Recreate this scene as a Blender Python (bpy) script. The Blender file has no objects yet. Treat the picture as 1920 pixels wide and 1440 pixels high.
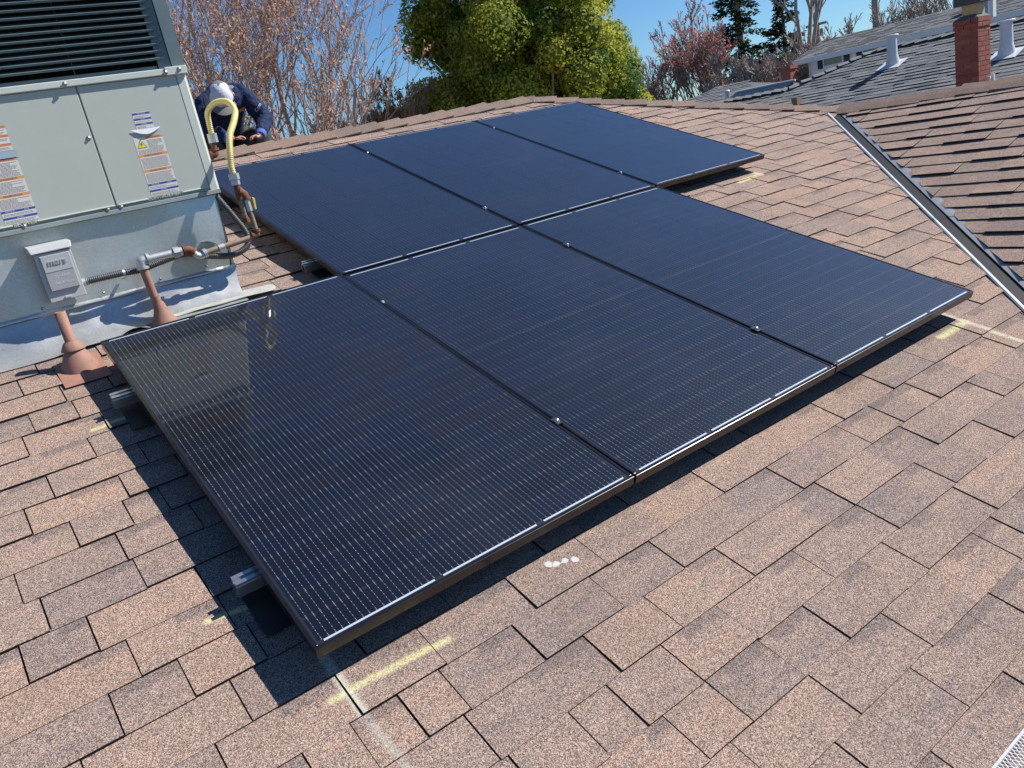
import bpy, math, random
from mathutils import Vector, Matrix, Euler, noise as mnoise
S = bpy.context.scene
R = math.radians
C = S.collection
# ---------------------------------------------------------------- camera
cam_d = bpy.data.cameras.new('camera'); cam = bpy.data.objects.new('camera', cam_d); C.objects.link(cam)
cam_d.sensor_fit = 'HORIZONTAL'; cam_d.sensor_width = 36.0; cam_d.lens = 36.0 * 1482.7 / 1920.0
cam_d.clip_start = 0.05; cam_d.clip_end = 900
right = Vector((0.78883, -0.58300, -0.19456)); down = Vector((-0.32625, -0.12893, -0.93645)); fwd = Vector((0.52087, 0.80218, -0.29191))
m = Matrix((right, -down, -fwd)).transposed().to_4x4(); m.translation = Vector((-0.39447, -3.44051, 0.43239))
cam.matrix_world = m
S.camera = cam
# ---------------------------------------------------------------- sky, sun, exposure
w = bpy.data.worlds.new('World'); S.world = w; w.use_nodes = True
wn = w.node_tree.nodes; bg = wn['Background']
sky = wn.new('ShaderNodeTexSky'); sky.sky_type = 'NISHITA'; sky.sun_disc = False
sky.sun_elevation = R(43.1); sky.sun_rotation = R(109.5); sky.air_density = 1.0; sky.dust_density = 0.0; sky.ozone_density = 5.0; sky.altitude = 600
tint = wn.new('ShaderNodeMix'); tint.data_type = 'RGBA'; tint.blend_type = 'MULTIPLY'; tint.inputs[0].default_value = 1; tint.inputs[7].default_value = (0.74, 1.02, 1.26, 1)
w.node_tree.links.new(sky.outputs[0], tint.inputs[6]); w.node_tree.links.new(tint.outputs[2], bg.inputs[0]); bg.inputs[1].default_value = 0.066
sd = bpy.data.lights.new('sun', 'SUN'); sd.energy = 5.0; sd.angle = R(0.53); sd.color = (1.0, 0.955, 0.89)
so = bpy.data.objects.new('sun', sd); C.objects.link(so)
so.rotation_euler = Vector((0.688, -0.243, 0.684)).to_track_quat('Z', 'Y').to_euler(); so.location = (12, -8, 14)
S.view_settings.view_transform = 'Standard'; S.view_settings.look = 'None'; S.view_settings.gamma = 1; S.view_settings.use_curve_mapping = False
S.view_settings.exposure = 0.46
S.render.engine = 'CYCLES'
S.cycles.max_bounces = 8; S.cycles.transparent_max_bounces = 8; S.cycles.caustics_reflective = False; S.cycles.caustics_refractive = False
rnd = random.Random(7)

# ---------------------------------------------------------------- helpers
TA = math.tan(R(18.435)); CA = math.cos(R(18.435)); SA = math.sin(R(18.435))
EX = Vector((1, 0, 0)); UP = Vector((0, CA, SA)); NR = Vector((0, -SA, CA))
RN = -0.122                       # roof surface below the panel tops, along the slope normal
def rw(x, s, n=0.0): return EX * x + UP * s + NR * n

class MB:
    def __init__(self): self.v = []; self.f = []; self.m = []; self.sm = []; self.uv = None; self.col = None
    def face(self, pts, mi=0, sm=False):
        b = len(self.v); self.v += [tuple(p) for p in pts]; self.f.append(tuple(range(b, b + len(pts)))); self.m.append(mi); self.sm.append(sm)
    def idx(self, vs, fs, mi=0, sm=False):
        b = len(self.v); self.v += [tuple(p) for p in vs]
        for f in fs: self.f.append(tuple(b + i for i in f)); self.m.append(mi); self.sm.append(sm)
    def box(self, lo, hi, mi=0, T=None):
        x0, y0, z0 = lo; x1, y1, z1 = hi
        vs = [Vector(p) for p in ((x0,y0,z0),(x1,y0,z0),(x1,y1,z0),(x0,y1,z0),(x0,y0,z1),(x1,y0,z1),(x1,y1,z1),(x0,y1,z1))]
        if T: vs = [T @ p if isinstance(T, Matrix) else T(p) for p in vs]
        self.idx(vs, [(0,3,2,1),(4,5,6,7),(0,1,5,4),(1,2,6,5),(2,3,7,6),(3,0,4,7)], mi)
    def tube(self, pts, r, n=10, mi=0, cap=True, sm=True):
        pts = [Vector(p) for p in pts]; k = len(pts)
        rs = r if isinstance(r, (list, tuple)) else [r] * k
        d0 = (pts[1] - pts[0]).normalized(); a = d0.orthogonal().normalized(); vs = []
        for i in range(k):
            if i == 0: d = pts[1] - pts[0]
            elif i == k - 1: d = pts[i] - pts[i - 1]
            else: d = (pts[i + 1] - pts[i]).normalized() + (pts[i] - pts[i - 1]).normalized()
            d = d.normalized(); a = (a - d * a.dot(d)).normalized(); b = d.cross(a)
            for j in range(n):
                t = 2 * math.pi * j / n; vs.append(pts[i] + (a * math.cos(t) + b * math.sin(t)) * rs[i])
        fs = [(i * n + j, i * n + (j + 1) % n, (i + 1) * n + (j + 1) % n, (i + 1) * n + j) for i in range(k - 1) for j in range(n)]
        self.idx(vs, fs, mi, sm)
        if cap:
            self.face(vs[:n][::-1], mi); self.face(vs[-n:], mi)
    def lathe(self, c, prof, n=20, mi=0, T=None, sm=True):
        vs = []
        for (r_, z_) in prof:
            for j in range(n):
                t = 2 * math.pi * j / n; p = Vector((r_ * math.cos(t), r_ * math.sin(t), z_))
                vs.append((T @ p if T else p) + Vector(c))
        fs = [(i * n + j, i * n + (j + 1) % n, (i + 1) * n + (j + 1) % n, (i + 1) * n + j) for i in range(len(prof) - 1) for j in range(n)]
        self.idx(vs, fs, mi, sm)
    def build(self, name, mats, parent=None, bevel=0, loc=None):
        me = bpy.data.meshes.new(name); me.from_pydata(self.v, [], self.f)
        for x in (mats if isinstance(mats, (list, tuple)) else [mats]): me.materials.append(x)
        me.polygons.foreach_set('material_index', self.m); me.polygons.foreach_set('use_smooth', self.sm)
        if self.uv:
            l = me.uv_layers.new(name='UVMap'); l.data.foreach_set('uv', [c for u in self.uv for c in u])
        if self.col:
            l = me.color_attributes.new('tone', 'FLOAT_COLOR', 'CORNER'); l.data.foreach_set('color', [c for u in self.col for c in u])
        me.update()
        o = bpy.data.objects.new(name, me); C.objects.link(o)
        if loc: o.location = loc
        if parent: o.parent = parent
        if bevel:
            b = o.modifiers.new('b', 'BEVEL'); b.width = bevel; b.segments = 2; b.limit_method = 'ANGLE'; b.angle_limit = R(40)
        return o
def tag(o, label=None, cat=None, group=None, kind=None):
    if label: o['label'] = label
    if cat: o['category'] = cat
    if group: o['group'] = group
    if kind: o['kind'] = kind
    return o
def empty(name, loc=(0,0,0), rot=(0,0,0)):
    o = bpy.data.objects.new(name, None); C.objects.link(o); o.location = loc; o.rotation_euler = rot; o.empty_display_size = 0.1
    return o
def copy_tree(o, parent=None):
    c = o.copy(); C.objects.link(c); c.parent = parent
    for ch in list(o.children): copy_tree(ch, c)
    return c
def smoothpts(pts, k=8):
    pts = [Vector(p) for p in pts]; P = [pts[0] * 2 - pts[1]] + pts + [pts[-1] * 2 - pts[-2]]; out = []
    for i in range(1, len(P) - 2):
        for j in range(k):
            t = j / k; a, b, c, d = P[i-1], P[i], P[i+1], P[i+2]
            out.append(0.5 * ((2*b) + (c-a)*t + (2*a-5*b+4*c-d)*t*t + (3*b-a-3*c+d)*t*t*t))
    out.append(pts[-1]); return out
def text_mb(txt, size, place, mi_name, mat, parent, depth=0.0, name='lettering', align='CENTER', font_shear=0):
    cu = bpy.data.curves.new('txt', 'FONT'); cu.body = txt; cu.size = size; cu.align_x = align; cu.align_y = 'CENTER'; cu.extrude = depth; cu.resolution_u = 3; cu.shear = font_shear
    t = bpy.data.objects.new('txt', cu); C.objects.link(t)
    dg = bpy.context.evaluated_depsgraph_get(); me = bpy.data.meshes.new_from_object(t.evaluated_get(dg))
    bpy.data.objects.remove(t); bpy.data.curves.remove(cu)
    me.transform(place); me.materials.clear(); me.materials.append(mat); me.name = name
    o = bpy.data.objects.new(name, me); C.objects.link(o)
    if parent: o.parent = parent
    return o

# ---------------------------------------------------------------- materials
def mat(name, col=(0.5,0.5,0.5), rough=0.6, metal=0.0, spec=0.5, coat=0.0, coat_r=0.03):
    m_ = bpy.data.materials.new(name); m_.use_nodes = True; b = m_.node_tree.nodes['Principled BSDF']
    b.inputs['Base Color'].default_value = (*col, 1); b.inputs['Roughness'].default_value = rough; b.inputs['Metallic'].default_value = metal
    b.inputs['Specular IOR Level'].default_value = spec; b.inputs['Coat Weight'].default_value = coat; b.inputs['Coat Roughness'].default_value = coat_r
    return m_
class NT:
    def __init__(s, m_): s.t = m_.node_tree; s.b = s.t.nodes['Principled BSDF']
    def n(s, typ, **k):
        x = s.t.nodes.new('ShaderNode' + typ)
        for a, v in k.items(): setattr(x, a, v)
        return x
    def l(s, a, b): s.t.links.new(a, b)
    def put(s, sock, v):
        if isinstance(v, bpy.types.NodeSocket): s.l(v, sock)
        else: sock.default_value = v
    def math(s, op, a, b=None, c=None, clamp=False):
        x = s.n('Math', operation=op); x.use_clamp = clamp; s.put(x.inputs[0], a)
        if b is not None: s.put(x.inputs[1], b)
        if c is not None: s.put(x.inputs[2], c)
        return x.outputs[0]
    def vmath(s, op, a, b=None):
        x = s.n('VectorMath', operation=op); s.put(x.inputs[0], a)
        if b is not None: s.put(x.inputs[1], b)
        return x
    def noise(s, vec, scale, detail=2, rough=0.5, dist=0):
        x = s.n('TexNoise'); x.inputs['Scale'].default_value = scale; x.inputs['Detail'].default_value = detail; x.inputs['Roughness'].default_value = rough; x.inputs['Distortion'].default_value = dist
        if vec is not None: s.l(vec, x.inputs['Vector'])
        return x
    def ramp(s, fac, stops):
        x = s.n('ValToRGB'); e = x.color_ramp.elements
        while len(e) < len(stops): e.new(0.5)
        for i, (p, c) in enumerate(stops): e[i].position = p; e[i].color = (*c, 1) if len(c) == 3 else c
        s.put(x.inputs[0], fac); return x.outputs[0]
    def mix(s, f, a, b, mode='MIX'):
        x = s.n('Mix', data_type='RGBA', blend_type=mode); s.put(x.inputs[0], f)
        for i, v in ((6, a), (7, b)):
            if isinstance(v, (tuple, list)): v = (*v, 1) if len(v) == 3 else v
            s.put(x.inputs[i], v)
        return x.outputs[2]
    def sm(s, v, a, b):
        x = s.n('MapRange'); x.interpolation_type = 'SMOOTHSTEP'; s.put(x.inputs[0], v); x.inputs[1].default_value = a; x.inputs[2].default_value = b
        return x.outputs[0]
    def bump(s, h, strength=0.3, dist=0.002):
        x = s.n('Bump'); x.inputs['Strength'].default_value = strength; x.inputs['Distance'].default_value = dist; s.l(h, x.inputs['Height']); s.l(x.outputs[0], s.b.inputs['Normal'])
    def base(s, c): s.put(s.b.inputs['Base Color'], c)
    def pos(s): return s.n('NewGeometry').outputs['Position']
    def obj(s): return s.n('TexCoord').outputs['Object']

def worn(name, col, rough=0.5, metal=0.0, var=0.25, scale=6, dirt=None, rvar=0.15, **k):
    m_ = mat(name, col, rough, metal, **k); t = NT(m_); p = t.pos()
    n1 = t.noise(p, scale, 5, 0.6).outputs[0]; n2 = t.noise(p, scale * 9, 3, 0.6).outputs[0]
    lo = tuple(c * (1 - var) for c in col); hi = tuple(min(1, c * (1 + var * 0.8)) for c in col)
    c = t.ramp(t.math('ADD', t.math('MULTIPLY', n1, 0.7), t.math('MULTIPLY', n2, 0.3)), [(0.3, lo), (0.7, hi)])
    if dirt: c = t.mix(t.sm(t.noise(p, scale * 2.3, 6, 0.7).outputs[0], 0.55, 0.72), c, dirt)
    t.base(c); t.put(t.b.inputs['Roughness'], t.math('ADD', rough - rvar / 2, t.math('MULTIPLY', n1, rvar), clamp=True))
    return m_

# chalk strokes lie on the main slope: (x0,s0,x1,s1,half width,kind)
CH = [(-0.003,-1.936,0.313,-1.955,0.010,0),(0.037,-1.80,0.038,-2.009,0.012,1),(0.038,-2.009,0.056,-2.30,0.010,2),
      (2.852,-1.915,3.088,-1.913,0.016,0),(3.081,-1.80,3.087,-2.17,0.014,1),(4.101,0.26,4.121,-0.036,0.018,1),(4.121,-0.026,3.88,-0.047,0.018,0),
      (-0.15,-1.524,0.05,-1.55,0.010,0),(-0.16,-0.424,0.05,-0.417,0.010,0),(0.80,0.20,1.10,0.20,0.010,2)]
def shingle_mat(name, tan, brown, grey, speck_hi, speck_lo, chalk=False, val=1.0):
    m_ = mat(name, tan, 0.95, spec=0.15); t = NT(m_)
    uv = t.n('UVMap').outputs[0]; sp = t.n('SeparateXYZ'); t.l(uv, sp.inputs[0])
    at = t.n('Attribute', attribute_name='tone'); sc = t.n('SeparateColor'); t.l(at.outputs['Color'], sc.inputs[0])
    p = t.pos()
    # blend drops along the strip
    nb = t.noise(uv, 3.4, 2, 0.6); nb2 = t.noise(p, 0.35, 3, 0.6)
    tone = t.math('ADD', t.math('ADD', t.math('MULTIPLY', sc.outputs[0], 0.34), t.math('MULTIPLY', nb.outputs[0], 0.66)), t.math('MULTIPLY', t.math('SUBTRACT', nb2.outputs[0], 0.5), 0.35))
    col = t.ramp(tone, [(0.18, grey), (0.42, brown), (0.58, tan), (0.80, tuple(c * k for c, k in zip(tan, (1.13, 1.05, 0.98))))])
    # shadow band print near the head of some tabs
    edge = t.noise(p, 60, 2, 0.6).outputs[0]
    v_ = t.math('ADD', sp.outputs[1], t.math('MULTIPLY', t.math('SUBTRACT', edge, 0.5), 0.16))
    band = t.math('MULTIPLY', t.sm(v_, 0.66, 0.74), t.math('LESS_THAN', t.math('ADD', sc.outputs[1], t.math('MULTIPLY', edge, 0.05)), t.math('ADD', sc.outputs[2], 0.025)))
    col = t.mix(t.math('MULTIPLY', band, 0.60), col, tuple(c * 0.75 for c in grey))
    # granules
    vo = t.n('TexVoronoi', feature='F1'); vo.inputs['Scale'].default_value = 700; t.l(p, vo.inputs['Vector'])
    vs = t.n('SeparateColor'); t.l(vo.outputs['Color'], vs.inputs[0])
    vo2 = t.n('TexVoronoi', feature='F1'); vo2.inputs['Scale'].default_value = 420; t.l(p, vo2.inputs['Vector'])
    vs2 = t.n('SeparateColor'); t.l(vo2.outputs['Color'], vs2.inputs[0])
    g = t.math('ADD', t.math('MULTIPLY', vs.outputs[0], 0.6), t.math('MULTIPLY', vs2.outputs[1], 0.4))
    k = t.ramp(g, [(0.15, (speck_lo,) * 3), (0.5, (1.0,) * 3), (0.85, (speck_hi,) * 3)])
    col = t.mix(1.0, col, k, 'MULTIPLY')
    hue = t.ramp(vs.outputs[2], [(0.1, (1.15, 0.93, 0.86)), (0.5, (1, 1, 1)), (0.9, (0.88, 0.99, 1.12))])
    col = t.mix(0.8, col, hue, 'MULTIPLY')
    st = t.sm(t.noise(p, 1.7, 5, 0.65).outputs[0], 0.45, 0.75)
    col = t.mix(t.math('MULTIPLY', st, 0.22), col, tuple(c * 0.55 for c in brown))
    if chalk:
        xs = t.n('CombineXYZ'); pp = t.n('SeparateXYZ'); t.l(p, pp.inputs[0])
        s_ = t.math('ADD', t.math('MULTIPLY', pp.outputs[1], CA), t.math('MULTIPLY', pp.outputs[2], SA))
        nz = t.noise(p, 38, 4, 0.7).outputs[0]
        gap = t.sm(t.math('ADD', t.math('MULTIPLY', vs2.outputs[0], 0.45), nz), 0.42, 0.80)
        t.l(pp.outputs[0], xs.inputs[0]); t.l(s_, xs.inputs[1])
        for (x0, s0, x1, s1, hw, kd) in CH:
            d = Vector((x1 - x0, s1 - s0, 0)); L2 = d.length_squared
            rel = t.vmath('SUBTRACT', xs.outputs[0], (x0, s0, 0))
            h = t.math('DIVIDE', t.vmath('DOT_PRODUCT', rel.outputs[0], tuple(d)).outputs['Value'], L2, clamp=True)
            sc_ = t.n('VectorMath', operation='SCALE'); sc_.inputs[0].default_value = tuple(d); t.l(h, sc_.inputs['Scale'])
            dist = t.vmath('LENGTH', t.vmath('SUBTRACT', rel.outputs[0], sc_.outputs[0]).outputs[0]).outputs['Value']
            w_ = t.math('ADD', dist, t.math('MULTIPLY', t.math('SUBTRACT', nz, 0.5), hw * 1.5))
            mk = t.math('MULTIPLY', t.sm(w_, hw * 1.7, hw * 0.35), gap)
            cc = [(0.74, 0.71, 0.36), (0.66, 0.65, 0.52), (0.52, 0.51, 0.44)][kd]
            col = t.mix(t.math('MULTIPLY', mk, [0.80, 0.80, 0.50][kd]), col, cc)
        for (x0, s0) in ((0.683,-1.911),(0.727,-1.932),(0.752,-1.946),(0.70,-1.925)):
            dist = t.vmath('LENGTH', t.vmath('SUBTRACT', xs.outputs[0], (x0, s0, 0)).outputs[0]).outputs['Value']
            w_ = t.math('ADD', dist, t.math('MULTIPLY', t.math('SUBTRACT', nz, 0.5), 0.03))
            col = t.mix(t.sm(w_, 0.013, 0.009), col, (0.62, 0.60, 0.58))
    col = t.mix(t.math('LESS_THAN', sp.outputs[1], -0.5), col, (0.045, 0.038, 0.034))
    t.base(col)
    t.bump(g, 0.8, 0.0018)
    return m_
M = {}
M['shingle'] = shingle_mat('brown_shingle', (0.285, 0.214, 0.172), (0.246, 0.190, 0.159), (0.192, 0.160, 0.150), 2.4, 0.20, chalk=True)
M['shingle_wing'] = M['shingle']
M['shingle_grey'] = shingle_mat('grey_shingle', (0.21, 0.225, 0.235), (0.165, 0.18, 0.195), (0.10, 0.11, 0.125), 1.3, 0.7)
M['cap'] = shingle_mat('cap_shingle', (0.245, 0.185, 0.15), (0.21, 0.165, 0.138), (0.18, 0.145, 0.125), 1.6, 0.45)
M['felt'] = mat('felt', (0.02, 0.02, 0.02), 0.9)
M['greyfelt'] = mat('felt_grey', (0.09, 0.10, 0.11), 0.9)

# ================================================================ setting
g = MB(); g.face([(-400,-400,-4.2),(400,-400,-4.2),(400,400,-4.2),(-400,400,-4.2)])
gm = mat('lawn', (0.06,0.08,0.03), 0.95); t = NT(gm); p = t.pos()
t.base(t.mix(t.sm(t.noise(p, 0.25, 5, 0.6).outputs[0], 0.42, 0.6), t.ramp(t.noise(p, 9, 4, 0.7).outputs[0], [(0.3,(0.035,0.055,0.016)),(0.7,(0.10,0.12,0.045))]), (0.13,0.11,0.08)))
tag(g.build('ground', gm), kind='structure')

# ================================================================ own house
house = empty('brown_roofed_house', (1.5, 2.5, -4.2)); HO = Vector((1.5, 2.5, -4.2))
tag(house, 'house whose brown shingle roof fills the picture and carries the black solar panels', 'house')
def hbuild(mb, name, mats, parent=None, **k):
    """parts of the house are built in world metres; undo the parents' offsets"""
    o = mb.build(name, mats, parent or house, **k); 
    if (parent or house) is house: o.location = -HO
    return o
SE = -2.985                       # eave
SRG = 2.67                        # ridge
def ypl(s, n=RN): return s * CA - n * SA
M['stucco'] = worn('stucco', (0.45, 0.38, 0.30), 0.9, var=0.1, scale=3)
M['white'] = worn('white_paint', (0.75, 0.76, 0.76), 0.45, var=0.06, scale=3)
# roof decks (just under the shingles)
ze = -1.075; zr = 0.722; xr, yr = 4.29, 2.56
def zmain(y): return TA * y + RN / CA
mb = MB()
e = 0.006
W0 = -4.6
pr_ = lambda x, y: (x, y, zmain(y) - e)
mb.face([pr_(W0, ypl(SE)), pr_(2.63, ypl(SE)), pr_(6.135, 0.715), pr_(4.29, 2.56), pr_(W0, 2.56)])
deck_main = hbuild(mb, 'roof_slope', M['felt'])
zwest = lambda x: zmain(0.715) + TA * (x - 6.135)
mb = MB(); mb.face([(2.63, -2.79, zwest(2.63) - e), (2.63, -9, zwest(2.63) - e), (6.135, -9, zwest(6.135) - e), (6.135, 0.715, zwest(6.135) - e)])
deck_wing = hbuild(mb, 'roof_slope', M['felt'])
zeast = lambda x: zmain(2.56) - TA * (x - 4.29)
mb = MB()
mb.face([(4.29, 2.56, zeast(4.29)), (6.135, 0.715, zeast(6.135)), (6.135, -9, zeast(6.135)), (9.6, -9, zeast(9.6)), (9.6, 7.87, zeast(9.6))])
mb.face([(W0, 2.56, zmain(2.56)), (4.29, 2.56, zmain(2.56)), (9.6, 7.87, zeast(9.6)), (W0, 7.87, zeast(9.6))])
M['shflat'] = worn('shingle_far', (0.25, 0.17, 0.13), 0.95, var=0.3, scale=4)
hbuild(mb, 'roof_slope', M['shflat'])
mb = MB(); mb.box((W0 + 0.4, ypl(SE) + 0.5, -4.2), (5.9 - 3.0, 7.3, -1.12)); mb.box((3.1, -8.7, -4.2), (9.1, 7.3, -1.12)); mb.f = mb.f[:]
hbuild(mb, 'wall', M['stucco'])
# gable end
mb = MB(); mb.face([(W0 + 0.4, ypl(SE) + 0.5, -1.12), (W0 + 0.4, 7.3, -1.12), (W0 + 0.4, 2.56, 0.62)]); hbuild(mb, 'gable_wall', M['stucco'])

# shingles
EXPO = 0.1415; S0 = -1.875   # a butt line of the photograph
class Rows(MB): pass
def add_shingle(mb, A, B, Cc, D, t0, t1, nrm, row, x0, x1, tone, band):
    """A,B butt left/right, Cc,D head right/left (points on the deck); t0 butt thickness, t1 head thickness"""
    a, b, c, d = A + nrm * t0, B + nrm * t0, Cc + nrm * t1, D + nrm * t1
    al, bl, cl, dl = A + nrm * -0.003, B + nrm * -0.003, Cc + nrm * -0.003, D + nrm * -0.003
    base = len(mb.v); mb.v += [tuple(q) for q in (a, b, c, d, al, bl, cl, dl)]
    for f in ((0,1,2,3), (4,5,1,0), (5,6,2,1), (7,4,0,3)):
        mb.f.append(tuple(base + i for i in f)); mb.m.append(0); mb.sm.append(False)
    U = row * 13.73; L_ = x1 - x0
    uvs = {0:(U+x0,0),1:(U+x1,0),2:(U+x1,1.0),3:(U+x0,1.0)}
    us = {0:L_,1:0,2:0,3:L_}
    for fi, f in enumerate(((0,1,2,3), (0,1,1,0), (1,2,2,1), (3,0,0,3))):
        for i in f:
            mb.uv.append(uvs[i] if fi == 0 else (uvs[i][0], -1.0)); mb.col.append((tone, min(1, us[i]), band, 1))
main_pieces = []
rs_ = random.Random(11)
rows = []
kk = -21
while True:
    sb = S0 + kk * EXPO
    if sb > SRG: break
    if sb > SE - 0.09: rows.append(sb)
    kk += 1
rows[0] = SE - 0.03
for ri, sb in enumerate(rows):
    st = rows[ri + 1] if ri + 1 < len(rows) else SRG
    ov = 0.012
    def xlim(s_):
        y = ypl(s_)
        return (y + 5.42 - 0.135) if y < 0.58 else (6.85 - y)
    x = W0 - rs_.random() * 0.3; prev_hi = True; wav = rs_.uniform(-1, 1)
    while x < max(xlim(sb), xlim(st)):
        hi = not prev_hi if rs_.random() < 0.82 else prev_hi
        wd = rs_.choice((0.11, 0.15, 0.19, 0.23, 0.26, 0.29, 0.33)) * rs_.uniform(0.92, 1.08)
        if not hi: wd *= 1.05
        x1 = x + wd; gap = rs_.uniform(0.0022, 0.0048)
        lb, lt = xlim(sb), xlim(st + ov)
        xb1, xt1 = min(x1, lb), min(x1, lt)
        if min(lb, lt) - x > 0.01 or max(lb, lt) > x + .02:
            th = (0.0092 if hi else 0.0050) + rs_.uniform(-0.0008, 0.0016)
            jag = rs_.uniform(-0.0022, 0.0022)
            lift = rs_.uniform(0, 0.0012)
            xb0, xt0 = min(x + gap, xb1 - .002), min(x + gap, xt1 - .002)
            main_pieces.append((ri, x, x1, sb, st, [(xb0, sb + jag), (xb1 - 0.0004, sb + jag + rs_.uniform(-.001, .001)), (xt1 - 0.0004, st + ov), (xt0, st + ov)], th + lift, th * 0.25 + (0.0015 if hi else 0), rs_.random(), hi))
        prev_hi = hi; x = x1
cp = cam.matrix_world.translation
def vis_size(pc):
    P = rw((pc[1] + pc[2]) / 2, (pc[3] + pc[4]) / 2, RN); q = P - cp; dz = q.dot(fwd)
    if dz < 0.2: return -1, 0, 0
    u = 512 + 790.8 * q.dot(right) / dz; v = 384 + 790.8 * q.dot(down) / dz
    return (pc[2] - pc[1]) * EXPO / dz ** 3 * abs(q.dot(NR)), u, v
GX, GY = 0.0086, 0.022
def under_panel(pc):
    x = (pc[1] + pc[2]) / 2; s_ = (pc[3] + pc[4]) / 2
    return (0.15 < x < 3.1 and -1.9 < s_ < -0.12) or (1.2 < x < 4.1 and 0 < s_ < 1.75)
cand = []
for i, pc in enumerate(main_pieces):
    a_, u, v = vis_size(pc)
    if -25 < u < 1050 and -15 < v < 790 and not under_panel(pc) and not (u < 225 and v < 290): cand.append((a_, i))
cand.sort(reverse=True); single = set(i for _, i in cand[:296])
rest = MB(); rest.uv = []; rest.col = []
for i, (ri, x0, x1, sb, st, q, th, th1, tone, hi) in enumerate(main_pieces):
    mb = rest
    if i in single: mb = MB(); mb.uv = []; mb.col = []
    P = [rw(a_, b_, RN) for a_, b_ in q]
    bnd = 0.0 if hi and (i % 2) else rs_.choice((0.0, 0.07, 0.11, 0.15, 0.20))
    add_shingle(mb, P[0], P[1], P[2], P[3], th, th1, NR, ri, x0, x1, tone, bnd)
    if i in single:
        mb.build('shingle', M['shingle'], deck_main)
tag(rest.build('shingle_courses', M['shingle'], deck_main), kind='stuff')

# wing slope (faces -x), courses run along y
mb = MB(); mb.uv = []; mb.col = []
nw = Vector((-SA, 0, CA)); uw = Vector((CA, 0, SA))
org = Vector((6.135, 0, zwest(6.135)))
smax = 0.0; k = 0
while True:
    st = -0.05 - k * EXPO * 1.04; sb = st - EXPO * 1.04
    if sb < -3.72: break
    xb = 6.135 + sb * CA; xt = 6.135 + (st + .012) * CA
    yb, yt = xb - 5.42 - 0.038, xt - 5.42 - 0.038     # open valley edge
    y = 0.9
    cuts = [0.8]
    while cuts[-1] > -7.5: cuts.append(cuts[-1] - rs_.choice((0.14,0.2,0.26,0.32,0.4)) * rs_.uniform(.9, 1.1))
    hi = rs_.random() < .5
    for j in range(len(cuts) - 1):
        ya, yc = cuts[j], cuts[j + 1]
        hi = (not hi) if rs_.random() < 0.8 else hi
        y0b, y0t = min(ya, yb), min(ya, yt)
        if yc > max(yb, yt) - 0.01: continue
        g0 = 0.0018; ycb, yct = min(yc + g0, y0b - .001), min(yc + g0, y0t - .001)
        th = (0.0140 if hi else 0.0075) + rs_.uniform(0, 0.003)
        P = [org + uw * sb + Vector((0, y0b, 0)), org + uw * sb + Vector((0, ycb, 0)), org + uw * (st + .012) + Vector((0, yct, 0)), org + uw * (st + .012) + Vector((0, y0t, 0))]
        jg = rs_.uniform(-.003, .003)
        P[0] += uw * jg; P[1] += uw * (jg + rs_.uniform(-.001, .001))
        add_shingle(mb, P[0], P[1], P[2], P[3], th, 0.001, nw, k + 70, ya, ya + abs(yc - ya), rs_.random() * .6, 0.0)
    k += 1
tag(mb.build('shingle_courses', M['shingle'], deck_wing), kind='stuff')

# cap shingles on ridges and hip: bent pieces overlapping, each a part
def cap_run(P0, P1, nL, nR, seq, wdt, parent, dirout, start=0.0, thick=0.018, seed=1):
    """P0->P1 lowest to highest overlap order: every piece's exposed butt faces P0"""
    r_ = random.Random(seed); d = (P1 - P0); L = d.length; d.normalize(); x = start; 
    up = (nL + nR).normalized()
    n_ = 0
    while x < L - 0.05:
        a, b = x, min(x + seq * 1.25, L + 0.03)
        tl = r_.uniform(0.8, 1.15); jit = r_.uniform(-.006, .006); dw = wdt * r_.uniform(.95, 1.05)
        m_ = MB(); m_.uv = []; m_.col = []
        sl = [(-dw, 0), (-dw * .45, 0.010), (0, 0.014), (dw * .45, 0.010), (dw, 0)]
        tL = nL.cross(d); tR = nR.cross(d)
        def pt(o_, along, lift):
            q = P0 + d * along
            if o_ < 0: return q + (tL if tL.dot(dirout) < 0 else -tL) * abs(o_) + nL * lift
            return q + (tR if tR.dot(dirout) > 0 else -tR) * abs(o_) + nR * lift
        top = []; bot = []
        lf0 = 0.023 * tl; lf1 = 0.008
        for (o_, h_) in sl:
            if o_ == 0:
                top.append((P0 + d * a + up * (lf0 + h_ + .004), P0 + d * b + up * (lf1 + h_)))
                bot.append((P0 + d * a + up * (lf0 + h_ - .006), P0 + d * b + up * (lf1 + h_ - .006)))
            else:
                top.append((pt(o_, a + jit, lf0 + h_), pt(o_, b, lf1 + h_))); bot.append((pt(o_, a + jit, lf0 + h_ - .010), pt(o_, b, lf1 + h_ - .008)))
        tone = r_.random()
        def addf(ps, uv):
            m_.face(ps)
            for u_ in uv: m_.uv.append(u_); m_.col.append((tone, 0.5, 0, 1))
        U = seed * 7 + n_ * 1.7
        for i in range(4):
            addf([top[i][0], top[i+1][0], top[i+1][1], top[i][1]], [(U + i*.06, 0), (U + i*.06 + .06, 0), (U + i*.06 + .06, .5), (U + i*.06, .5)])
            addf([bot[i][0], bot[i+1][0], top[i+1][0], top[i][0]], [(U, 0)] * 4)
            addf([bot[i][1], bot[i+1][1], bot[i+1][0], bot[i][0]], [(U, 0)] * 4)
        for i in (0, 4):
            addf([bot[i][0], bot[i][1], top[i][1], top[i][0]], [(U, 0)] * 4)
        m_.build('cap_shingle', M['cap'], parent)
        x += seq * r_.uniform(.96, 1.04); n_ += 1
nM = NR.copy(); nE = Vector((SA, 0, CA)); nB = Vector((0, SA, CA)); nW = nw
rdg = hbuild(MB_ := MB(), 'ridge_line', M['felt']) if False else None
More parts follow.
